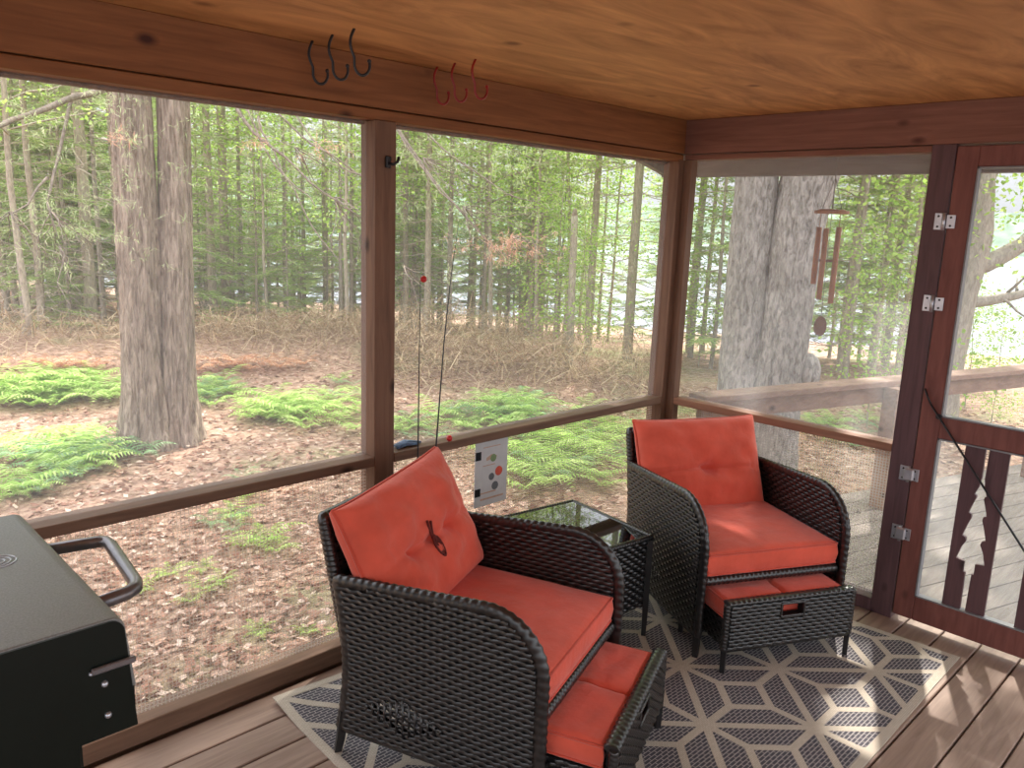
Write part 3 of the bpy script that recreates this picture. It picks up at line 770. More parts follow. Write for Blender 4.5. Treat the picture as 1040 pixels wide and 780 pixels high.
# ------------------------------------------------------------------ side table
tz = R_(-7.3)
tb = empty('side_table', local((-0.944, -0.622), tz, -0.235, 0.235), tz, label='black wicker side table with a dark glass top between the two armchairs', cat='side table')
S = 0.235; TH = 0.43
k = MB(); k.box(-S + 0.012, S - 0.012, -S + 0.012, S - 0.012, TH - 0.012, TH - 0.003, bev=0.001); k.build('glass_top', M['glass_top'], tb)
k = MB()
for a, b in (((-S, -S), (S, -S)), ((S, -S), (S, S)), ((S, S), (-S, S)), ((-S, S), (-S, -S))): rope(k, [(a[0], a[1], TH - 0.010), (b[0], b[1], TH - 0.010)], 0.0115, 8, 0, 0.014)
k.build('top_edging', M['wicker'], tb)
for i in range(4):
    a = i * PI / 2; mb = MB(); nrm = Vector((math.cos(a), math.sin(a), 0)); tan = Vector((-math.sin(a), math.cos(a), 0))
    rows = []; z = 0.135
    while z < TH - 0.02: rows.append((z, -S + 0.012, S - 0.012)); z += 0.0146
    weave(mb, lambda s, t: (nrm * (S - 0.003) + tan * s + Vector((0, 0, t)), nrm), rows, 0.021)
    c = [nrm * (S - of) + tan * s + Vector((0, 0, z)) for of in (0.010, 0.018) for s in (-S + 0.01, S - 0.01) for z in (0.13, TH - 0.02)]
    mb.add(c, [(0, 1, 3, 2), (4, 6, 7, 5), (0, 4, 5, 1), (2, 3, 7, 6), (0, 2, 6, 4), (1, 5, 7, 3)], 1)  # backing added against light coming through the skirt weave
    mb.build('skirt_panel', [M['wicker'], M['wicker_in']], tb, fix=False)
for x in (-S, S):
    for y in (-S, S):
        k = MB(); k.tube([(x * 0.985, y * 0.985, TH - 0.02), (x * 0.985, y * 0.985, 0.12), (x * 0.985, y * 0.985, 0)], [0.016, 0.016, 0.0125], 4, smooth=False); k.build('leg', M['leg'], tb)

# ------------------------------------------------------------------ rug
def rug_pos(x, y, z):
    """flat rug coordinates (x 0..2.13, y 0..1.47) to the floor, with its bent corners"""
    u, v = x / 2.13, y / 1.47
    c00, c10, c01, c11 = Vector((-2.335, -1.585, 0)), Vector((-0.125, -1.548, 0)), Vector((-2.281, -0.067, 0)), Vector((-0.235, -0.055, 0))
    p = c00 * (1 - u) * (1 - v) + c10 * u * (1 - v) + c01 * (1 - u) * v + c11 * u * v
    curl = 0.018 * math.exp(-((u) ** 2 + (1 - v) ** 2) / 0.006)
    return (p.x, p.y, z + curl)
rug = MB()
def rug_patch(poly, z, mi):
    rug.add([rug_pos(x, y, z) for x, y in poly], [tuple(range(len(poly)))], mi)
nx_, ny_ = 30, 20
for i in range(nx_):
    for j in range(ny_):
        xa, xb, ya, yb = 2.13 * i / nx_, 2.13 * (i + 1) / nx_, 1.47 * j / ny_, 1.47 * (j + 1) / ny_
        rug_patch([(xa, ya), (xb, ya), (xb, yb), (xa, yb)], 0.0030, 0)
rug_main = rug; rug = MB()
for (xa, xb, ya, yb) in ((0, 2.13, 0, .03), (0, 2.13, 1.44, 1.47), (0, .03, .03, 1.44), (2.10, 2.13, .03, 1.44)):
    n = 24
    for i in range(n):
        if xb - xa > yb - ya: rug_patch([(xa + (xb - xa) * i / n, ya), (xa + (xb - xa) * (i + 1) / n, ya), (xa + (xb - xa) * (i + 1) / n, yb), (xa + (xb - xa) * i / n, yb)], 0.0042, 1)
        else: rug_patch([(xa, ya + (yb - ya) * i / n), (xb, ya + (yb - ya) * i / n), (xb, ya + (yb - ya) * (i + 1) / n), (xa, ya + (yb - ya) * (i + 1) / n)], 0.0042, 1)
# side walls
for (a, b) in (((0, 0), (2.13, 0)), ((2.13, 0), (2.13, 1.47)), ((2.13, 1.47), (0, 1.47)), ((0, 1.47), (0, 0))):
    n = 24
    for i in range(n):
        p = [(a[0] + (b[0] - a[0]) * t / n, a[1] + (b[1] - a[1]) * t / n) for t in (i, i + 1)]
        rug.add([rug_pos(*p[0], 0.0003), rug_pos(*p[1], 0.0003), rug_pos(*p[1], 0.0042), rug_pos(*p[0], 0.0042)], [(0, 1, 2, 3)], 1)
rug_border = rug; rug = rug_main
def clip_poly(poly, x0, x1, y0, y1):
    def cl(P, f, inter):
        out = []
        for i in range(len(P)):
            a, b = P[i - 1], P[i]
            if f(b):
                if not f(a): out.append(inter(a, b))
                out.append(b)
            elif f(a): out.append(inter(a, b))
        return out
    def ix(v, k):
        def g(a, b):
            t = (v - a[k]) / (b[k] - a[k]); return (a[0] + (b[0] - a[0]) * t, a[1] + (b[1] - a[1]) * t)
        return g
    for f, g in ((lambda p: p[0] >= x0, ix(x0, 0)), (lambda p: p[0] <= x1, ix(x1, 0)), (lambda p: p[1] >= y0, ix(y0, 1)), (lambda p: p[1] <= y1, ix(y1, 1))):
        if poly: poly = cl(poly, f, g)
    return poly
SP = 0.2525
cntz = [0]
def seg(a, b, w=0.027):
    d_ = Vector((b[0] - a[0], b[1] - a[1])); L = d_.length; d_ /= L; n = Vector((-d_.y, d_.x)) * w / 2
    k = 3
    cntz[0] += 1; z = 0.0036 + 0.00001 * (cntz[0] % 40)
    for i in range(k):
        p0 = Vector(a) + d_ * L * i / k; p1 = Vector(a) + d_ * L * (i + 1) / k
        if i == 0: p0 -= d_ * w * 0.3
        if i == k - 1: p1 += d_ * w * 0.3
        poly = clip_poly([tuple(p0 + n), tuple(p1 + n), tuple(p1 - n), tuple(p0 - n)], 0.005, 2.125, 0.005, 1.465)
        if len(poly) > 2: rug_patch(poly, z, 1)
ox, oy = 1.282, 0.188
for i in range(-8, 9):
    for j in range(-8, 9):
        x, y = ox + SP * i, oy + SP * j
        if not (-0.6 < x < 2.8 and -0.6 < y < 2.1): continue
        if (i + j) % 2 == 0:
            seg((x, y), (x + SP, y + SP)); seg((x, y), (x + SP, y - SP))
        else:
            h = 0.100
            V = [(x + h, y), (x, y + h), (x - h, y), (x, y - h)]
            N_ = [(x + SP, y), (x, y + SP), (x - SP, y), (x, y - SP)]
            for a in range(4): seg(V[a], V[(a + 1) % 4]); seg(V[a], N_[a])
rug_o = rug.build('area_rug', [M['rug_dark'], M['rug_light']], fix=False)
rug_border.build('border', [M['rug_dark'], M['rug_light']], rug_o, fix=False)
tag(rug_o, 'charcoal flat-woven rug with cream geometric lines under the armchairs', 'rug')

# ------------------------------------------------------------------ griddle
g = empty('gas_griddle', (-3.245, -0.665, 0.0), 0, label='black gas griddle with closed lid and grey tube handle standing against the screen wall', cat='grill')
def rounded(x0, x1, z0, z1, r, top_only=True, n=6):
    o = [(x0, z0), (x1 + 0.012, z0)]
    for i in range(n + 1):
        a = PI / 2 * i / n; o.append((x1 - r + r * math.cos(a), z1 - r + r * math.sin(a)))
    for i in range(n + 1):
        a = PI / 2 + PI / 2 * i / n; o.append((x0 + r + r * math.cos(a), z1 - r + r * math.sin(a)))
    return o
YA, YB = -0.315, 0.325
lid = MB(); lid.prism(rounded(-0.27, 0.226, 0.795, 0.934, 0.024), 1, YA + 0.004, YB); lo = lid.build('lid', M['grill_lid'], g)
bv = lo.modifiers.new('bevel', 'BEVEL'); bv.width = 0.004; bv.segments = 2
cap = MB(); cap.prism(rounded(-0.272, 0.223, 0.722, 0.931, 0.024), 1, YA, YA + 0.004); c_ = cap.build('lid_end', M['grill_body'], g); c_['label'] = 'dark end face of the lid with bolts'
k = MB(); k.box(-0.28, 0.236, YA + 0.006, YB, 0.722, 0.80, bev=0.004); k.build('griddle_body', M['grill_body'], g)
k = MB(); k.box(-0.27, 0.150, YA + 0.02, YB - 0.02, 0.60, 0.725, bev=0.006); k.build('control_box', M['grill_body'], g)
k = MB(); k.tube([(0.214, -0.160, 0.894), (0.285, -0.145, 0.893), (0.305, -0.132, 0.893), (0.314, -0.108, 0.893), (0.340, 0.112, 0.893), (0.338, 0.134, 0.893), (0.324, 0.148, 0.893), (0.218, 0.166, 0.894)], 0.0135, 12, 0)
k.build('handle', M['grill_handle'], g)
for x, z, r in ((0.185, 0.822, 0.006), (0.187, 0.762, 0.006), (0.165, 0.848, 0.004)):
    k = MB(); k.ball((x, YA - 0.001, z), r, 6); k.build('bolt', M['steel'], g)
k = MB(); k.box(0.165, 0.236, YA - 0.008, YA, 0.846, 0.858, bev=0.002); k.build('edge_clip', M['grill_handle'], g)
k = MB()
for r in (0.012, 0.022, 0.031):
    k.tube([(0.118 + r * math.cos(a * PI / 16), 0.060 + r * math.sin(a * PI / 16), 0.9345) for a in range(33)], 0.0016, 6)
k.build('embossed_rings', M['steel'], g)
k = MB()
for x in (-0.25, 0.10):
    for y in (YA + 0.05, YB - 0.05): k.box(x - 0.018, x + 0.018, y - 0.018, y + 0.018, 0.0, 0.65, bev=0.003)
k.box(-0.25, 0.10, YA + 0.05, YB - 0.05, 0.20, 0.22)
k.build('stand', M['grill_body'], g)

# ------------------------------------------------------------------ outdoor ground
CX, CY = CAM.x, CAM.y
def gz(x, y):
    s = x * 0.86 + y * 0.42
    r = math.hypot(x - CX, y - CY)
    z = -0.36 + 0.05 * noise.noise((x * 0.7, y * 0.7, 0.3)) + 0.10 * noise.noise((x * 0.2, y * 0.2, 4.0)) * min(1, max(0, (r - 3) / 4))
    th = math.atan2(y - CY, x - CX)
    # low ridge in front of the woods, on the left
    z += 0.38 * math.exp(-((r - 11.5) / 1.5) ** 2) * max(0, min(1, (th - R_(38)) / 0.25))
    if s > 8.0: z -= 0.12 * (s - 8.0) * min(1, (s - 8.0) / 4)
    return max(z, -6.0)
gm = MB(); NR, NT = 70, 110
rr = [0.0] + [2.2 * (1.068 ** i) for i in range(NR)]
vs = []
for r in rr:
    for t in range(NT + 1):
        th = R_(-55 + 210 * t / NT); x, y = CX + r * math.cos(th), CY + r * math.sin(th)
        zz = gz(x, y)
        vs.append((x, y, zz))
fs = [(i * (NT + 1) + t, (i + 1) * (NT + 1) + t, (i + 1) * (NT + 1) + t + 1, i * (NT + 1) + t + 1) for i in range(len(rr) - 1) for t in range(NT)]
gm.add(vs, fs, 0, True); gm.build('ground', M['ground'], kind='structure', fix=False)
lk = MB(); lk.box(8, 700, -500, 700, -5.2, -5.0); lk.build('lake', M['water'], kind='structure')
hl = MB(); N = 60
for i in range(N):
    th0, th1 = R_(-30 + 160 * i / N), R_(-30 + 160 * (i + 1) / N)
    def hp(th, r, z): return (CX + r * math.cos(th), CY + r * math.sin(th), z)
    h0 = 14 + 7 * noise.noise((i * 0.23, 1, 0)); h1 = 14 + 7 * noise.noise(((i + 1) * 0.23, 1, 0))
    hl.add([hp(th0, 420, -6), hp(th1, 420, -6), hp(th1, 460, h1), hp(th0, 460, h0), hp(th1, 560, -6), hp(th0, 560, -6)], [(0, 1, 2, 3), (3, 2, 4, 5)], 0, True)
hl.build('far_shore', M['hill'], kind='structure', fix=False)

# ------------------------------------------------------------------ deck outside the side wall
da = R_(-17.5)
dk = MB(); mt_ = Matrix.Rotation(da, 4, 'Z'); mt_.translation = Vector((0.2, 0.0, 0))
yy = 0.08
while yy > -5.4:
    x0 = 0.0 - max(0, -yy) * 0.0
    off = 0.30 * (-yy) if yy < 0 else 0
    dk.box(0.0 - min(2.2, off), 6.5, yy - 0.135, yy, -0.055, -0.02, mat=mt_)
    yy -= 0.142
dk.box(0.1, 6.4, -5.4, 0.0, -0.20, -0.09, mat=mt_)
dk.build('deck', M['deck'], kind='structure')
dr = empty('deck_railing', (0.075, -0.115, -0.02), R_(-16.57), label='weathered reddish wooden deck railing outside the screens', cat='railing')
k = MB(); k.box(0.05, 6.2, -0.045, 0.095, 0.755, 0.79, bev=0.004); k.build('top_rail', M['deck_rail'], dr)
k = MB(); k.box(0.05, 6.2, -0.012, 0.026, 0.655, 0.755, bev=0.003); k.build('apron_board', M['deck_rail'], dr)
for x in (1.46, 3.05, 4.7):
    k = MB(); k.box(x, x + 0.089, -0.115, -0.026 + 0.012, 0.0, 0.755, bev=0.004); k.build('post', M['deck_rail'], dr)
k = MB(); k.add([(0.0, 0.0, 0.0), (0.022, 0.010, 0.007), (0.045, 0.0, 0.003), (0.022, -0.012, 0.006)], [(0, 1, 2), (0, 2, 3)])
k.add([(0.03, 0.004, 0.002), (0.05, 0.02, 0.012), (0.062, 0.012, 0.004)], [(0, 1, 2)])
lf = k.build('dead_leaf', M['screw']); lf.location = (1.27, -0.56, -0.019); tag(lf, 'small dark dead leaf lying on the deck boards', 'leaf')

# ------------------------------------------------------------------ trees
def trunk_mesh(mb, pts, rads, n=56, ridge=0.09, sz=0.35, fq=7.0, flare=0.0, rings=70, seed=0.0, mi=0):
    """furrowed trunk along a polyline"""
    P = [Vector(p) for p in pts]
    cum = [0]
    for a, b in zip(P, P[1:]): cum.append(cum[-1] + (b - a).length)
    b0 = len(mb.v)
    for i in range(rings + 1):
        L = cum[-1] * (i / rings) ** 1.25
        k = 0
        while k < len(cum) - 2 and cum[k + 1] < L: k += 1
        f = (L - cum[k]) / (cum[k + 1] - cum[k])
        c = P[k].lerp(P[k + 1], f); r = rads[k] + (rads[k + 1] - rads[k]) * f
        for j in range(n):
            a = 2 * PI * j / n
            nv = noise.noise((math.cos(a) * fq * r * 6 + seed, math.sin(a) * fq * r * 6, L / sz))
            rid = 1 - abs(nv) * 2
            big = noise.noise((math.cos(a) * 1.3 + seed, math.sin(a) * 1.3, L * 0.8))
            fl = flare * math.exp(-L / 0.36) * (1 + 0.5 * math.sin(a * 5 + seed))
            q_ = r * (1 + ridge * (rid - 0.4) + 0.07 * big) + fl
            mb.v.append((c.x + q_ * math.cos(a), c.y + q_ * math.sin(a), c.z))
    for i in range(rings):
        for j in range(n):
            j2 = (j + 1) % n
            mb.f.append((b0 + i * n + j, b0 + i * n + j2, b0 + (i + 1) * n + j2, b0 + (i + 1) * n + j)); mb.mi.append(mi); mb.sm.append(True)

def limb(mb, p0, p1, r0, r1, sag=0.0, n=6, k=8, wob=0.03, seed=0, mi=0):
    p0, p1 = Vector(p0), Vector(p1); L = (p1 - p0).length; pts = []
    for i in range(k + 1):
        t = i / k; q_ = p0.lerp(p1, t)
        q_ += Vector((noise.noise((t * 3, seed, 1)), noise.noise((t * 3, seed, 2)), noise.noise((t * 3, seed, 3)))) * wob * L * (1 if 0 < i else 0)
        q_.z -= sag * 4 * t * (1 - t)
        pts.append(q_)
    mb.tube(pts, [r0 + (r1 - r0) * i / k for i in range(k + 1)], n, mi)
    return pts

def spray(mb, p, d, L, wd, rng, mi=0):
    """a flat needle spray: narrow folded blade"""
    d = d.normalized(); s = d.cross(Vector((0, 0, 1)))
    s = s.normalized() if s.length > 1e-3 else Vector((1, 0, 0))
    s = (s + Vector((0, 0, rng.uniform(-0.5, 0.5)))).normalized() * wd / 2
    b = len(mb.v)
    mb.v += [tuple(p), tuple(p + d * L * 0.45 + s), tuple(p + d * L), tuple(p + d * L * 0.45 - s)]
    mb.f.append((b, b + 1, b + 2, b + 3)); mb.mi.append(mi); mb.sm.append(False)

def fir_proto(i, H, rad, z_live, dens, spread, mats, lean=0.0):
    rng = random.Random(100 + i)
    root = empty('fir_tree')
    tk = MB(); fo = MB(); dw = MB()
    top = Vector((lean * H * 0.1, 0, H))
    pts = [Vector((lean * z * 0.1 + 0.03 * noise.noise((z * 0.5, i, 0)), 0.03 * noise.noise((z * 0.5, i, 9)), z)) for z in [H * t / 9 for t in range(10)]]
    tk.tube([(pts[0].x, pts[0].y, -0.5)] + pts, [rad * 0.85] + [rad * 0.74 * (1 - 0.8 * t / 9) for t in range(10)], 9)
    z = 0.5
    while z < H - 0.2:
        t = z / H
        nb = rng.choice((3, 4, 4, 5))
        a0 = rng.uniform(0, 2 * PI)
        cx = lean * z * 0.1
        for bq in range(nb):
            a = a0 + bq * 2 * PI / nb + rng.uniform(-0.3, 0.3)
            Lb = spread * (1 - t) ** 0.7 * rng.uniform(0.6, 1.1)
            dr_ = Vector((math.cos(a), math.sin(a), 0))
            dead = z < z_live or rng.random() < 0.26
            p0 = Vector((cx, 0, z)); p1 = p0 + dr_ * Lb + Vector((0, 0, rng.uniform(-0.35, 0.10) * Lb))
            if dead:
                Lb *= 0.9
                bp = limb(dw, p0, p1, 0.008, 0.002, rng.uniform(-0.05, 0.08), 3, 5, 0.08, rng.random() * 50)
                for w in range(4):
                    f = rng.uniform(0.3, 0.95); qp = p0.lerp(p1, f)
                    limb(dw, qp, qp + (dr_.lerp(Vector((-dr_.y, dr_.x, 0)) * rng.choice((-1, 1)), 0.6)) * Lb * 0.3 + Vector((0, 0, rng.uniform(-.2, .1))), 0.004, 0.0012, 0, 3, 3, 0.1, rng.random() * 50)
                continue
            limb(dw, p0, p1, 0.010, 0.003, -0.03, 3, 4, 0.04, rng.random() * 50)
            side = Vector((-dr_.y, dr_.x, 0))
            nn = int(dens * 1.6 * Lb)
            for w in range(nn):
                f = 0.18 + 0.82 * (w + rng.random()) / nn
                qp = p0.lerp(p1, f) + Vector((0, 0, rng.uniform(-0.03, 0.03)))
                sg = rng.choice((-1, 1))
                dd_ = (dr_ * rng.uniform(0.5, 1.0) + side * sg * rng.uniform(0.3, 1.0) + Vector((0, 0, rng.uniform(-0.35, 0.1)))).normalized()
                SL = (0.15 + 0.26 * (1 - f) * Lb) * rng.uniform(0.6, 1.1)
                for u in range(5):
                    q2 = qp + dd_ * SL * u * 0.19
                    d2 = (dd_ + (side * rng.uniform(-0.6, 0.6) + dr_ * rng.uniform(-0.1, 0.6)) * 0.8).normalized()
                    spray(fo, q2, d2, SL * rng.uniform(0.3, 0.5), rng.uniform(0.014, 0.026), rng)
        z += rng.uniform(0.22, 0.42)
    tk.add(dw.v, dw.f, 1, True); tk.build('trunk', [mats[0], M['twig']], root, fix=False)
    if fo.f: fo.build('foliage', mats[1], root, fix=False)
    return root

def leaf_quad(mb, p, rng, s):
    n = Vector((rng.gauss(0, 1), rng.gauss(0, 1), rng.gauss(0, 1) + 1.2)).normalized()
    a = n.orthogonal().normalized(); a = (Matrix.Rotation(rng.uniform(0, 6.28), 3, n) @ a) * s; b = n.cross(a).normalized() * s * 0.42
    i = len(mb.v)
    mb.v += [tuple(p - a * 0.6), tuple(p + b), tuple(p + a * 0.7), tuple(p - b)]
    mb.f.append((i, i + 1, i + 2, i + 3)); mb.mi.append(0); mb.sm.append(False)

def broad_proto(i, H, rad, zl, spread, nclump, per, leaf=0.06):
    rng = random.Random(300 + i)
    root = empty('leafy_sapling')
    tk = MB(); fo = MB()
    top = Vector((rng.uniform(-0.3, 0.3), rng.uniform(-0.3, 0.3), H))
    limb(tk, (0, 0, -0.5), top, rad, rad * 0.25, 0, 8, 10, 0.02, i * 7.3)
    for c in range(nclump):
        zc = zl + (H - zl) * (c + rng.random()) / nclump
        a = rng.uniform(0, 6.28); Lb = spread * rng.uniform(0.35, 1.0) * (1.0 - 0.5 * (zc / H) ** 2)
        base = Vector((top.x * zc / H, top.y * zc / H, zc * 0.93)); tip = base + Vector((math.cos(a) * Lb, math.sin(a) * Lb, rng.uniform(0.0, 0.35) * Lb + 0.1))
        limb(tk, base, tip, rad * 0.28, 0.003, 0, 4, 5, 0.06, rng.random() * 40)
        for l in range(per):
            f = rng.uniform(0.35, 1.1)
            p = base.lerp(tip, f) + Vector((rng.gauss(0, .28), rng.gauss(0, .28), rng.gauss(0, .09))) * (0.5 + spread * 0.35)
            leaf_quad(fo, p, rng, leaf * rng.uniform(0.7, 1.3))
    tk.build('trunk', M['bark_thin'], root); fo.build('foliage', M['leaves'], root, fix=False)
    return root

def place(proto, first, x, y, rz, sc, label, group, cat='tree'):
    o = proto if first else copy_tree(proto)
    o.location = (x, y, gz(x, y) - 0.02); o.rotation_euler = (0, 0, rz); o.scale = (sc, sc, sc)
    return tag(o, label, cat, group)

firs = [fir_proto(0, 8.5, 0.085, 1.6, 34, 1.5, (M['bark_thin'], M['needles'])), fir_proto(1, 7.5, 0.06, 0.7, 40, 1.35, (M['bark_thin'], M['needles'])),
        fir_proto(2, 9.5, 0.10, 3.0, 30, 1.6, (M['bark_thin'], M['needles_pale'])), fir_proto(3, 6.0, 0.045, 0.4, 44, 1.2, (M['bark_dark'], M['needles'])),
        fir_proto(4, 9.0, 0.075, 4.2, 26, 1.5, (M['bark_dark'], M['needles_pale']))]
broads = [broad_proto(0, 5.5, 0.035, 1.5, 1.5, 30, 110, 0.045), broad_proto(1, 7.5, 0.045, 2.5, 1.9, 40, 110, 0.045), broad_proto(2, 3.2, 0.016, 0.5, 1.0, 20, 100, 0.042)]
KIND = ['mid-green fir with whorled branches in the woods', 'bushy green fir with live boughs near the ground in the woods', 'pale tall fir with bare grey lower twigs in the woods',
        'small dense dark-stemmed fir sapling in the woods', 'tall bare-stemmed conifer with dead twigs in the woods']
BK = ['thin leafy sapling with bright green leaves in the woods', 'taller leafy tree with bright green crown in the woods', 'low leafy shrub with bright green leaves in the woods']
used = set()
rng = random.Random(42)
def fir(k, px, dist, sc=1.0):
    x, y = at(px, dist); key = ('f', k)
    place(firs[k], key not in used, x, y, rng.uniform(0, 6.28), sc, KIND[k], 'woodland firs of one look: ' + KIND[k].split(' in the')[0]); used.add(key)
def broad(k, px, dist, sc=1.0):
    x, y = at(px, dist); key = ('b', k)
    place(broads[k], key not in used, x, y, rng.uniform(0, 6.28), sc, BK[k], 'leafy growth of one look: ' + BK[k].split(' in the')[0]); used.add(key)
# stems that can be picked out
for k, px, dd_, sc in ((2, 92, 13.5, 1.25), (4, 104, 14.2, 0.8), (4, 70, 15, 0.7), (0, 40, 13, 0.9), (4, 22, 14, 0.7), (2, 216, 14, 1.0), (2, 230, 14.6, 1.2), (4, 246, 15, 0.8), (4, 290, 15.5, 0.8), (4, 309, 16, 0.8),
                       (0, 330, 15, 0.8), (4, 346, 13.5, 0.7), (4, 357, 14, 0.7), (4, 412, 14, 0.7), (2, 434, 13, 0.8), (4, 456, 13.4, 0.9), (4, 492, 14, 0.7), (4, 516, 15, 0.7), (2, 536, 15, 0.7), (4, 566, 16, 0.8), (2, 600, 13, 0.95), (2, 641, 12.5, 1.1),
                       (4, 706, 13, 0.9), (4, 718, 14, 0.8), (4, 868, 12, 0.8), (0, 896, 13, 0.8), (2, 908, 14, 0.9), (4, 880, 15, 0.6), (4, 926, 14, 0.7)):
    fir(k, px, dd_, sc)
# fill: rows deeper in the woods
for n in range(26):
    fir(rng.choice((0, 1, 3, 1)), rng.uniform(-40, 380), rng.uniform(15, 24), rng.uniform(0.7, 1.1))
for n in range(34):
    fir(rng.choice((0, 1, 1, 2, 3)), rng.uniform(380, 570), rng.uniform(14, 26), rng.uniform(0.7, 1.2))
for n in range(10):
    fir(rng.choice((1, 3)), rng.uniform(570, 680), rng.uniform(17, 28), rng.uniform(0.6, 1.0))
for n in range(18):
    fir(rng.choice((1, 3, 0, 1)), rng.uniform(690, 950), rng.uniform(11.5, 20), rng.uniform(0.6, 1.0))
for n in range(40):
    fir(rng.choice((0, 1, 1, 3)), rng.uniform(-60, 400), rng.uniform(22, 36), rng.uniform(0.9, 1.4))
for n in range(16):
    fir(3, rng.uniform(-40, 370), rng.uniform(12.5, 18), rng.uniform(0.4, 0.8))
for px, d_, k, s_ in ((30, 11.5, 1, 1.0), (210, 16, 1, 0.9), (270, 13, 0, 0.9), (350, 12, 0, 1.0), (500, 13, 1, 0.9), (545, 12.5, 0, 1.0), (575, 13, 1, 0.9), (620, 15, 0, 0.9), (525, 16, 2, 1.0), (860, 13, 1, 0.9), (925, 14, 0, 1.1), (1030, 9.5, 2, 0.45), (1000, 10.5, 2, 0.5), (480, 17, 1, 1.0), (440, 18, 0, 1.2), (530, 20, 1, 1.2), (590, 19, 1, 0.9), (420, 15, 2, 1.1), (715, 12, 2, 1.0), (565, 11, 2, 0.8), (600, 11.4, 2, 0.7), (900, 9, 2, 0.7)):
    broad(k, px, d_, s_)

for n in range(22):
    fir(rng.choice((1, 1, 3, 0)), rng.uniform(-80, 130), rng.uniform(15, 26), rng.uniform(0.8, 1.2))
for n in range(12):
    fir(rng.choice((1, 3)), rng.uniform(200, 560), rng.uniform(13, 17), rng.uniform(0.35, 0.6))
# the broken stem
x, y = at(582, 11); st = empty('broken_stem', (x, y, gz(x, y)), label='bare broken-off dead trunk in front of the lake', cat='tree')
k = MB(); limb(k, (0, 0, -0.2), (-0.02, 0.03, 2.0), 0.055, 0.045, 0, 10, 10, 0.006, 3); k.build('trunk', M['bark_thin'], st)
k = MB(); k.tube([(-0.02, 0.03, 1.98), (-0.015, 0.03, 2.07), (0.0, 0.035, 2.11)], [0.045, 0.03, 0.004], 7); k.build('splintered_top', M['bark_pine'], st)

# big twin trunk on the left
x, y = at(150, 7.3)
tx, ty = x, y
t1 = empty('twin_pine', (x, y, gz(x, y)), 0, label='big twin-trunked brown pine rising from the leafy ground among ferns', cat='tree')
vr = Vector((ROW_R.x, ROW_R.y, 0)).normalized(); vf = Vector((-vr.y, vr.x, 0))
k = MB(); trunk_mesh(k, [vr * -0.07 + Vector((0, 0, -0.15)), vr * -0.06 + Vector((0, 0, 0.5)), vr * -0.055 + Vector((0, 0, 2.0)), vr * -0.08 + Vector((0, 0, 8))], [0.19, 0.165, 0.150, 0.11], flare=0.10, seed=2.0, ridge=0.15, rings=220, n=96)
k.build('trunk', M['bark_pine'], t1)
k = MB(); trunk_mesh(k, [vr * 0.12 + vf * 0.16 + Vector((0, 0, -0.15)), vr * 0.135 + vf * 0.12 + Vector((0, 0, 0.5)), vr * 0.205 + vf * 0.14 + Vector((0, 0, 2.0)), vr * 0.30 + vf * 0.2 + Vector((0, 0, 8))], [0.18, 0.155, 0.125, 0.09], flare=0.08, seed=8.0, ridge=0.15, rings=220, n=96)
k.build('trunk', M['bark_pine'], t1)
def from_tree(px, py, dist):
    d_ = ROW_R * ((px - 520) / FPX) - ROW_U * ((py - 390) / FPX) + ROW_F
    l = math.hypot(d_.x, d_.y); return CAM + d_ * (dist / l) - Vector(t1.location)
k = MB()
rng2 = random.Random(5)
limb(k, from_tree(124, 88, 7.1), from_tree(-20, 142, 5.2), 0.028, 0.012, -0.04, 7, 10, 0.03, 1.0)
limb(k, from_tree(74, 96, 6.4), from_tree(48, 205, 5.8), 0.014, 0.008, 0.0, 6, 8, 0.03, 2.0)
limb(k, from_tree(48, 205, 5.8), from_tree(58, 240, 5.7), 0.008, 0.002, 0.0, 5, 5, 0.05, 3.0)
limb(k, from_tree(48, 180, 5.9), from_tree(0, 225, 5.6), 0.009, 0.003, 0.03, 5, 6, 0.05, 4.0)
def fan(px, py, dist, a0, n, L, seed):
    rg = random.Random(seed)
    for i in range(n):
        a = R_(a0 + rg.uniform(-38, 38)); l = L * rg.uniform(0.4, 1.0)
        limb(k, from_tree(px, py, dist), from_tree(px + l * math.cos(a), py + l * math.sin(a), dist + rg.uniform(-.5, .5)), 0.0045, 0.001, rg.uniform(-.03, .05), 3, 6, 0.09, rg.random() * 60)
fan(52, 215, 5.75, 70, 9, 95, 1); fan(60, 250, 5.7, 50, 7, 80, 2); fan(10, 215, 5.6, 80, 6, 90, 3)
for a, b, s in (((235, 100), (372, 225), 1), ((250, 108), (345, 265), 2), ((280, 112), (410, 195), 3), ((262, 118), (320, 210), 4), ((400, 120), (470, 215), 5), ((402, 128), (520, 262), 6), ((425, 125), (545, 205), 7), ((300, 116), (372, 180), 8)):
    limb(k, from_tree(*a, 6.0), from_tree(*b, 5.2), 0.013 if s in (1, 6) else 0.008, 0.003, 0.08, 5, 10, 0.045, s * 9.0)
for (px, py, a0, n, L, s) in ((300, 150, 60, 7, 80, 11), (340, 200, 60, 8, 90, 12), (370, 230, 80, 8, 90, 13), (430, 160, 40, 8, 90, 14), (470, 210, 40, 9, 90, 15), (410, 270, 60, 7, 70, 16), (520, 240, 20, 6, 60, 17)):
    fan(px, py, 5.4, a0, n, L, s)
k.build('dead_boughs', M['bough'], t1)
k = MB(); rg = random.Random(77)
for c_, n_, sp in (((515, 250), 90, 26), ((335, 150), 14, 12), ((255, 146), 10, 10), ((122, 140), 12, 8)):
    for i in range(n_):
        p = from_tree(c_[0] + rg.gauss(0, sp), c_[1] + rg.gauss(0, sp * 0.3), 5.3 + rg.uniform(-.1, .1)); [spray(k, p, Vector((rg.gauss(0, 1), rg.gauss(0, 1), rg.gauss(-.3, .6))), rg.uniform(.03, .08), .006, rg) for u in range(7)]
k.build('rusty_needle_tufts', M['rust_leaves'], t1, fix=False)
k = MB()
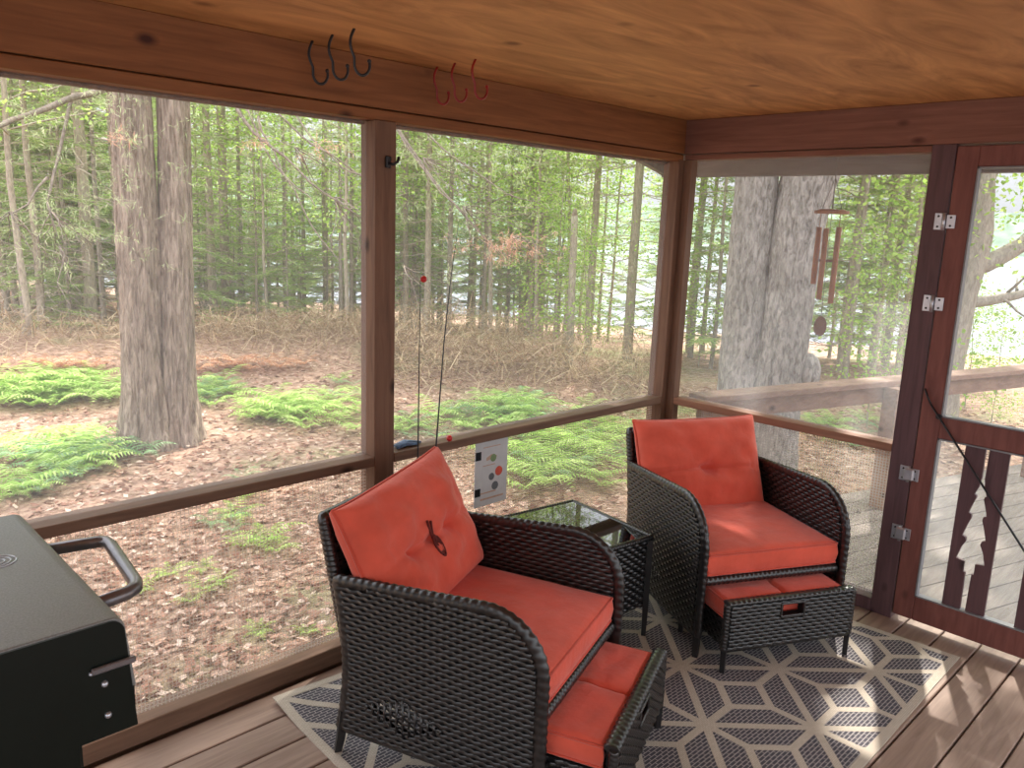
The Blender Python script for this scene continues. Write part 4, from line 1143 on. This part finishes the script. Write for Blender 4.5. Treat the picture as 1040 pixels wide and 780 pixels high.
for c_, n_, sx, sy in (((60, 110), 90, 70, 22), ((330, 150), 90, 55, 30), ((480, 200), 110, 50, 45), ((520, 150), 70, 60, 18), ((60, 230), 60, 45, 40), ((90, 195), 40, 40, 25)):
    for i in range(n_):
        p = from_tree(c_[0] + rg.gauss(0, sx), c_[1] + rg.gauss(0, sy), 5.8 + rg.uniform(-.8, .8)); ax = Vector((rg.gauss(0, 1), rg.gauss(0, 1), -0.3)).normalized()
        for u in range(14):
            spray(k, p + ax * 0.012 * u, (ax * 0.7 + Vector((rg.gauss(0, 1), rg.gauss(0, 1), rg.gauss(0, .7)))).normalized(), rg.uniform(.035, .075), .005, rg)
k.build('foliage', M['needles_pale'], t1, fix=False)

# big twin trunk by the deck
x, y = at(778, 6.5)
t2 = empty('twin_oak', (x, y, gz(x, y)), 0, label='massive grey twin-trunked tree rising just beyond the deck railing', cat='tree')
vr2 = (Vector((ROW_R.x, ROW_R.y, 0)) * 0.95 + Vector((ROW_F.x, ROW_F.y, 0)) * -0.3).normalized(); vf2 = Vector((-vr2.y, vr2.x, 0))
k = MB(); trunk_mesh(k, [vr2 * -0.11 + Vector((0, 0, -0.2)), vr2 * -0.13 + Vector((0, 0, 0.8)), vr2 * -0.15 + Vector((0, 0, 2.3)), vr2 * -0.28 + Vector((0, 0, 7))], [0.19, 0.160, 0.160, 0.12], ridge=0.07, sz=0.16, fq=9, flare=0.08, seed=4.0, rings=100)
k.build('trunk', M['bark_oak'], t2)
k = MB(); trunk_mesh(k, [vr2 * 0.11 + Vector((0, 0, -0.2)), vr2 * 0.14 + Vector((0, 0, 0.8)), vr2 * 0.18 + Vector((0, 0, 2.1)), vr2 * 0.25 + Vector((0, 0, 2.6)), vr2 * 0.75 + Vector((0, 0, 7))], [0.21, 0.185, 0.195, 0.21, 0.13], ridge=0.07, sz=0.16, fq=9, flare=0.10, seed=6.5, rings=100)
k.build('trunk', M['bark_oak'], t2)
k = MB(); k.ball((0.0, 0.0, 0.0), 0.10, 10, 0, 1.5); bo = k.build('burl', M['bark_oak'], t2); bo.location = vr2 * 0.36 + Vector((0, 0, 0.95))

k = MB(); rg = random.Random(21)  # unseen crown, added to keep the sun off deck and porch
sun_gaps = [(Vector(p) - Vector(t2.location), w) for p, w in (((-0.78, -1.33, 0), 0.30), ((-0.42, -1.54, 0), 0.14), ((-0.60, -1.17, 0), 0.15), ((-0.72, -1.80, 0), 0.07), ((-0.7, -0.85, 0.42), 0.05))]  # holes shaped in the crown to let sun patches onto rug and seat
ray_ = Vector((0.80, 0.34, 1.0)).normalized()
for i in range(12000):
    a = rg.uniform(0, 2 * PI); r = 4.6 * math.sqrt(rg.random())
    p = Vector((2.2 + r * math.cos(a), 1.2 + r * math.sin(a), 6.6 + rg.gauss(0, 0.8)))
    if any(((p - g0) - ray_ * (p - g0).dot(ray_)).length < w for g0, w in sun_gaps): continue
    leaf_quad(k, p, rg, 0.15 * rg.uniform(.7, 1.3))
k.build('foliage', M['leaves'], t2, fix=False)  # leaves of the added shade crown, above the view
for i in range(9):
    a = i * 0.7; k = MB(); limb(k, vr2 * 0.3 + Vector((0, 0, 5.0 + 0.2 * (i % 4))), Vector((2.2 + 3.2 * math.cos(a), 1.2 + 3.2 * math.sin(a), 6.6)), 0.06, 0.01, 0, 6, 8, 0.04, i * 2.2); k.build('limb', M['bark_oak'], t2)  # unseen limbs reaching into the added crown

# dark leaning tree at the right
x, y = at(968, 9.0)
t3 = empty('forked_tree', (x, y, gz(x, y)), 0, label='dark forked tree with long side limbs seen through the screen door', cat='tree')
vr3 = vr
k = MB(); trunk_mesh(k, [vr3 * -0.02 + Vector((0, 0, -0.3)), vr3 * -0.02 + Vector((0, 0, 0.6)), vr3 * 0.02 + Vector((0, 0, 1.4)), vr3 * 0.12 + Vector((0, 0, 2.0)), vr3 * 0.02 + Vector((0, 0, 3.2)), vr3 * 0.1 + Vector((0, 0, 6))], [0.24, 0.20, 0.19, 0.16, 0.12, 0.07], ridge=0.07, sz=0.2, seed=3.3, n=32, rings=50)
k.build('trunk', M['bark_dark'], t3)
for a, b, r0, r1, s in ((1.70, (1.15, 2.25), 0.10, 0.05, 1), (1.35, (1.0, 1.60), 0.06, 0.03, 2), (2.1, (0.5, 3.6), 0.07, 0.03, 3)):
    k = MB(); limb(k, vr3 * 0.05 + Vector((0, 0, a)), vr3 * b[0] + Vector((0, 0, b[1])), r0, r1, 0.05, 8, 10, 0.04, s * 3.1)
    for q_ in range(6):
        f = 0.4 + 0.1 * q_; P0 = (vr3 * 0.05 + Vector((0, 0, a))).lerp(vr3 * b[0] + Vector((0, 0, b[1])), f)
        limb(k, P0, P0 + vr3 * rng2.uniform(0.1, 0.5) + vf * rng2.uniform(-.4, .4) + Vector((0, 0, rng2.uniform(-.3, .45))), 0.016, 0.003, 0, 4, 5, 0.1, rng2.random() * 30)
    k.build('limb', M['bark_dark'], t3)
k = MB(); rg = random.Random(9)
for i in range(2600):
    cx = rg.uniform(-0.9, 1.8); cz = rg.gauss(2.55 + 0.15 * cx, 0.35) if rg.random() < 0.75 else rg.gauss(0.9, 0.35)
    if rg.random() < 0.12: cx, cz = rg.gauss(-0.55, 0.3), rg.uniform(0.6, 3.0)
    leaf_quad(k, vr3 * cx + vf * rg.gauss(0, .5) + Vector((0, 0, cz)), rg, 0.045 * rg.uniform(.7, 1.3))
k.build('foliage', M['leaves'], t3, fix=False)

# ------------------------------------------------------------------ ferns
def fern_mesh(i, n, L, mt):
    rg = random.Random(500 + i); mb = MB()
    for f in range(n):
        a = f * 2 * PI / n + rg.uniform(-.35, .35); l = L * rg.uniform(0.7, 1.1)
        dr_ = Vector((math.cos(a), math.sin(a), 0)); sd = Vector((-dr_.y, dr_.x, 0)); k_ = 13
        for q_ in range(1, k_ + 1):
            t = q_ / k_; p = dr_ * l * t * 0.9 + Vector((0, 0, 0.04 + l * (0.95 * t - 0.75 * t * t)))
            w = l * 0.30 * (1 - t) ** 0.8 * (0.35 if q_ < 3 else 1) + 0.006
            for sg in (-1, 1):
                tip = p + sd * sg * w + dr_ * w * 0.45 - Vector((0, 0, w * 0.25)); b_ = dr_ * l * 0.026
                j = len(mb.v); mb.v += [tuple(p - b_), tuple(p + b_), tuple(tip)]
                mb.f.append((j, j + 1, j + 2)); mb.mi.append(0); mb.sm.append(False)
    me = mb.build('fern', mt, fix=False)
    return me
fern_kinds = [fern_mesh(0, 7, 0.42, M['fern']), fern_mesh(1, 6, 0.34, M['fern_blue']), fern_mesh(2, 8, 0.5, M['fern']), fern_mesh(3, 6, 0.38, M['rust_fern'])]
FL = ['bright green fern growing on the leafy forest floor', 'cool green fern growing on the leafy forest floor', 'large arching bright green fern on the forest floor', 'withered rusty fern at the edge of the woods']
fused = set(); frng = random.Random(31)
def put_fern(k_, x, y, sc):
    o = fern_kinds[k_] if k_ not in fused else fern_kinds[k_].copy()
    if k_ in fused: col.objects.link(o)
    fused.add(k_)
    o.location = (x, y, gz(x, y)); o.rotation_euler = (frng.uniform(-.15, .15), frng.uniform(-.15, .15), frng.uniform(0, 6.28)); o.scale = (sc,) * 3
    tag(o, FL[k_], 'fern', 'ferns of one look: ' + FL[k_].split(' on the')[0].split(' at the')[0].split(' growing')[0])
def ground_at(px, py):
    d_ = ROW_R * ((px - 520) / FPX) - ROW_U * ((py - 390) / FPX) + ROW_F
    t = 1.0
    while t < 40:
        p = CAM + d_ * t
        if p.z < gz(p.x, p.y): return p.x, p.y
        t += 0.03
    return None
patches = [  # centre px, py, spread x, spread y, count, kinds, size
    ((55, 402), 60, 13, 62, (0, 0, 2), 0.95), ((65, 470), 62, 20, 56, (1, 1, 0), 0.85), ((15, 505), 30, 10, 9, (0, 1), 0.8), ((215, 402), 40, 12, 22, (0, 1), 0.85), ((300, 425), 48, 14, 28, (0, 2), 0.85), ((345, 400), 25, 10, 8, (1, 0), 0.7),
    ((500, 425), 60, 14, 34, (0, 1, 2), 0.9), ((560, 470), 60, 28, 58, (0, 2, 0, 1), 0.9), ((430, 440), 25, 12, 10, (0, 1), 0.7), ((610, 440), 35, 18, 16, (1, 0), 0.75), ((250, 520), 30, 30, 7, (0, 1), 0.5), ((200, 600), 60, 30, 6, (0,), 0.32),
    ((270, 560), 20, 12, 4, (0,), 0.55), ((850, 440), 50, 14, 14, (0, 1), 0.7), ((250, 378), 80, 5, 14, (3,), 0.9), ((60, 378), 60, 5, 12, (3,), 0.9), ((505, 370), 40, 10, 6, (3,), 0.8), ((320, 648), 40, 6, 3, (0,), 0.25)]
for (c, sx, sy, n, ks, sz) in patches:
    for i in range(n):
        r_ = ground_at(c[0] + frng.gauss(0, sx * 0.55), c[1] + frng.gauss(0, sy * 0.55))
        if r_ is None: continue
        x, y = r_
        if (y < 0.45 and x < 0.3) or (y < 0.9 - 0.3 * (x - 0.2) and x > 0.2 and y < 0.35 - (x - 0.2) * 0.315 + 0.3): continue
        put_fern(frng.choice(ks), x, y, sz * frng.uniform(0.75, 1.25))

# ------------------------------------------------------------------ dry brush heap and leaf litter
mb = MB(); rg = random.Random(61)
for i in range(11000):
    px = rg.choice((rg.uniform(200, 680), rg.gauss(430, 110), rg.uniform(-20, 680)))
    r_ = at(px, rg.gauss(10.3, 0.8) if px > 370 else rg.gauss(11.4, 0.6))
    x, y = r_; h = rg.random() ** 1.6 * (0.50 if px > 380 else 0.26)
    z = gz(x, y) + h
    a = rg.uniform(0, 2 * PI); L = rg.uniform(0.15, 0.5)
    d_ = Vector((math.cos(a), math.sin(a), rg.uniform(-0.5, 0.5)))
    sd = Vector((-d_.y, d_.x, 0.3)) * rg.uniform(0.0015, 0.005)
    p = Vector((x, y, z)); mid = p + d_ * L * 0.5 + Vector((0, 0, rg.uniform(0, .1)))
    mb.add([p - sd, p + sd, mid + sd, mid - sd, p + d_ * L], [(0, 1, 2, 3), (3, 2, 4)])
tag(mb.build('brush_heap', M['brush'], fix=False), 'tangled heap of dry tan brush and dead branches before the woods', 'brush', kind='stuff')
mb = MB(); rg = random.Random(62)
cnt = 0
while cnt < 26000:
    r = 1.9 + 8.5 * rg.random() ** 1.7; th = R_(rg.uniform(0, 112)); x, y = CX + r * math.cos(th), CY + r * math.sin(th)
    if y < 0.11 and x < 0.2: continue
    if x >= 0.2 and y < 0.12 - (x - 0.2) * 0.315: continue
    cnt += 1
    s = rg.uniform(0.016, 0.038); a = rg.uniform(0, 6.28); ux, uy = math.cos(a) * s, math.sin(a) * s
    z = gz(x, y) + rg.uniform(0.004, 0.025); t0, t1_ = rg.uniform(-.5, .5) * s, rg.uniform(-.5, .5) * s
    mb.add([(x - ux, y - uy, z), (x + uy * .5, y - ux * .5, z + t0), (x + ux, y + uy, z + rg.uniform(0, .5) * s), (x - uy * .5, y + ux * .5, z + t1_)], [(0, 1, 2, 3)])
tag(mb.build('leaf_litter', M['litter'], fix=False), 'pinkish brown fallen leaves covering the ground outside the screens', 'leaf litter', kind='stuff')

# ------------------------------------------------------------------ light
wd = bpy.data.worlds.new('sky'); scn.world = wd; wd.use_nodes = True
nt = wd.node_tree; nt.nodes.clear()
ow = nt.nodes.new('ShaderNodeOutputWorld'); bg = nt.nodes.new('ShaderNodeBackground')
bg.inputs['Color'].default_value = (0.91, 0.945, 1.0, 1); bg.inputs['Strength'].default_value = 1.9
tcw = nt.nodes.new('ShaderNodeTexCoord'); spw = nt.nodes.new('ShaderNodeSeparateXYZ'); nt.links.new(tcw.outputs['Generated'], spw.inputs[0])
mr = nt.nodes.new('ShaderNodeMapRange'); mr.inputs['From Min'].default_value = 0.0; mr.inputs['From Max'].default_value = 1.0; mr.inputs['To Min'].default_value = 0.62; mr.inputs['To Max'].default_value = 3.3
nt.links.new(spw.outputs[2], mr.inputs['Value']); nt.links.new(mr.outputs[0], bg.inputs['Strength'])
nt.links.new(bg.outputs[0], ow.inputs['Surface'])
sl = bpy.data.lights.new('sun', 'SUN'); sl.energy = 6.5; sl.angle = R_(1.2); sl.color = (1.0, 0.95, 0.86)
so = bpy.data.objects.new('sun', sl); col.objects.link(so)
sd = Vector((0.80, 0.34, 1.0)).normalized()   # towards the sun
so.rotation_euler = (-sd).to_track_quat('-Z', 'Y').to_euler()
so.location = (6, -2, 9)

scn.view_settings.view_transform = 'Standard'; scn.view_settings.look = 'None'
scn.view_settings.gamma = 1.0; scn.view_settings.exposure = 0.75
scn.view_settings.use_curve_mapping = False
scn.cycles.use_denoising = True
scn.cycles.max_bounces = 10; scn.cycles.diffuse_bounces = 6; scn.cycles.transparent_max_bounces = 16
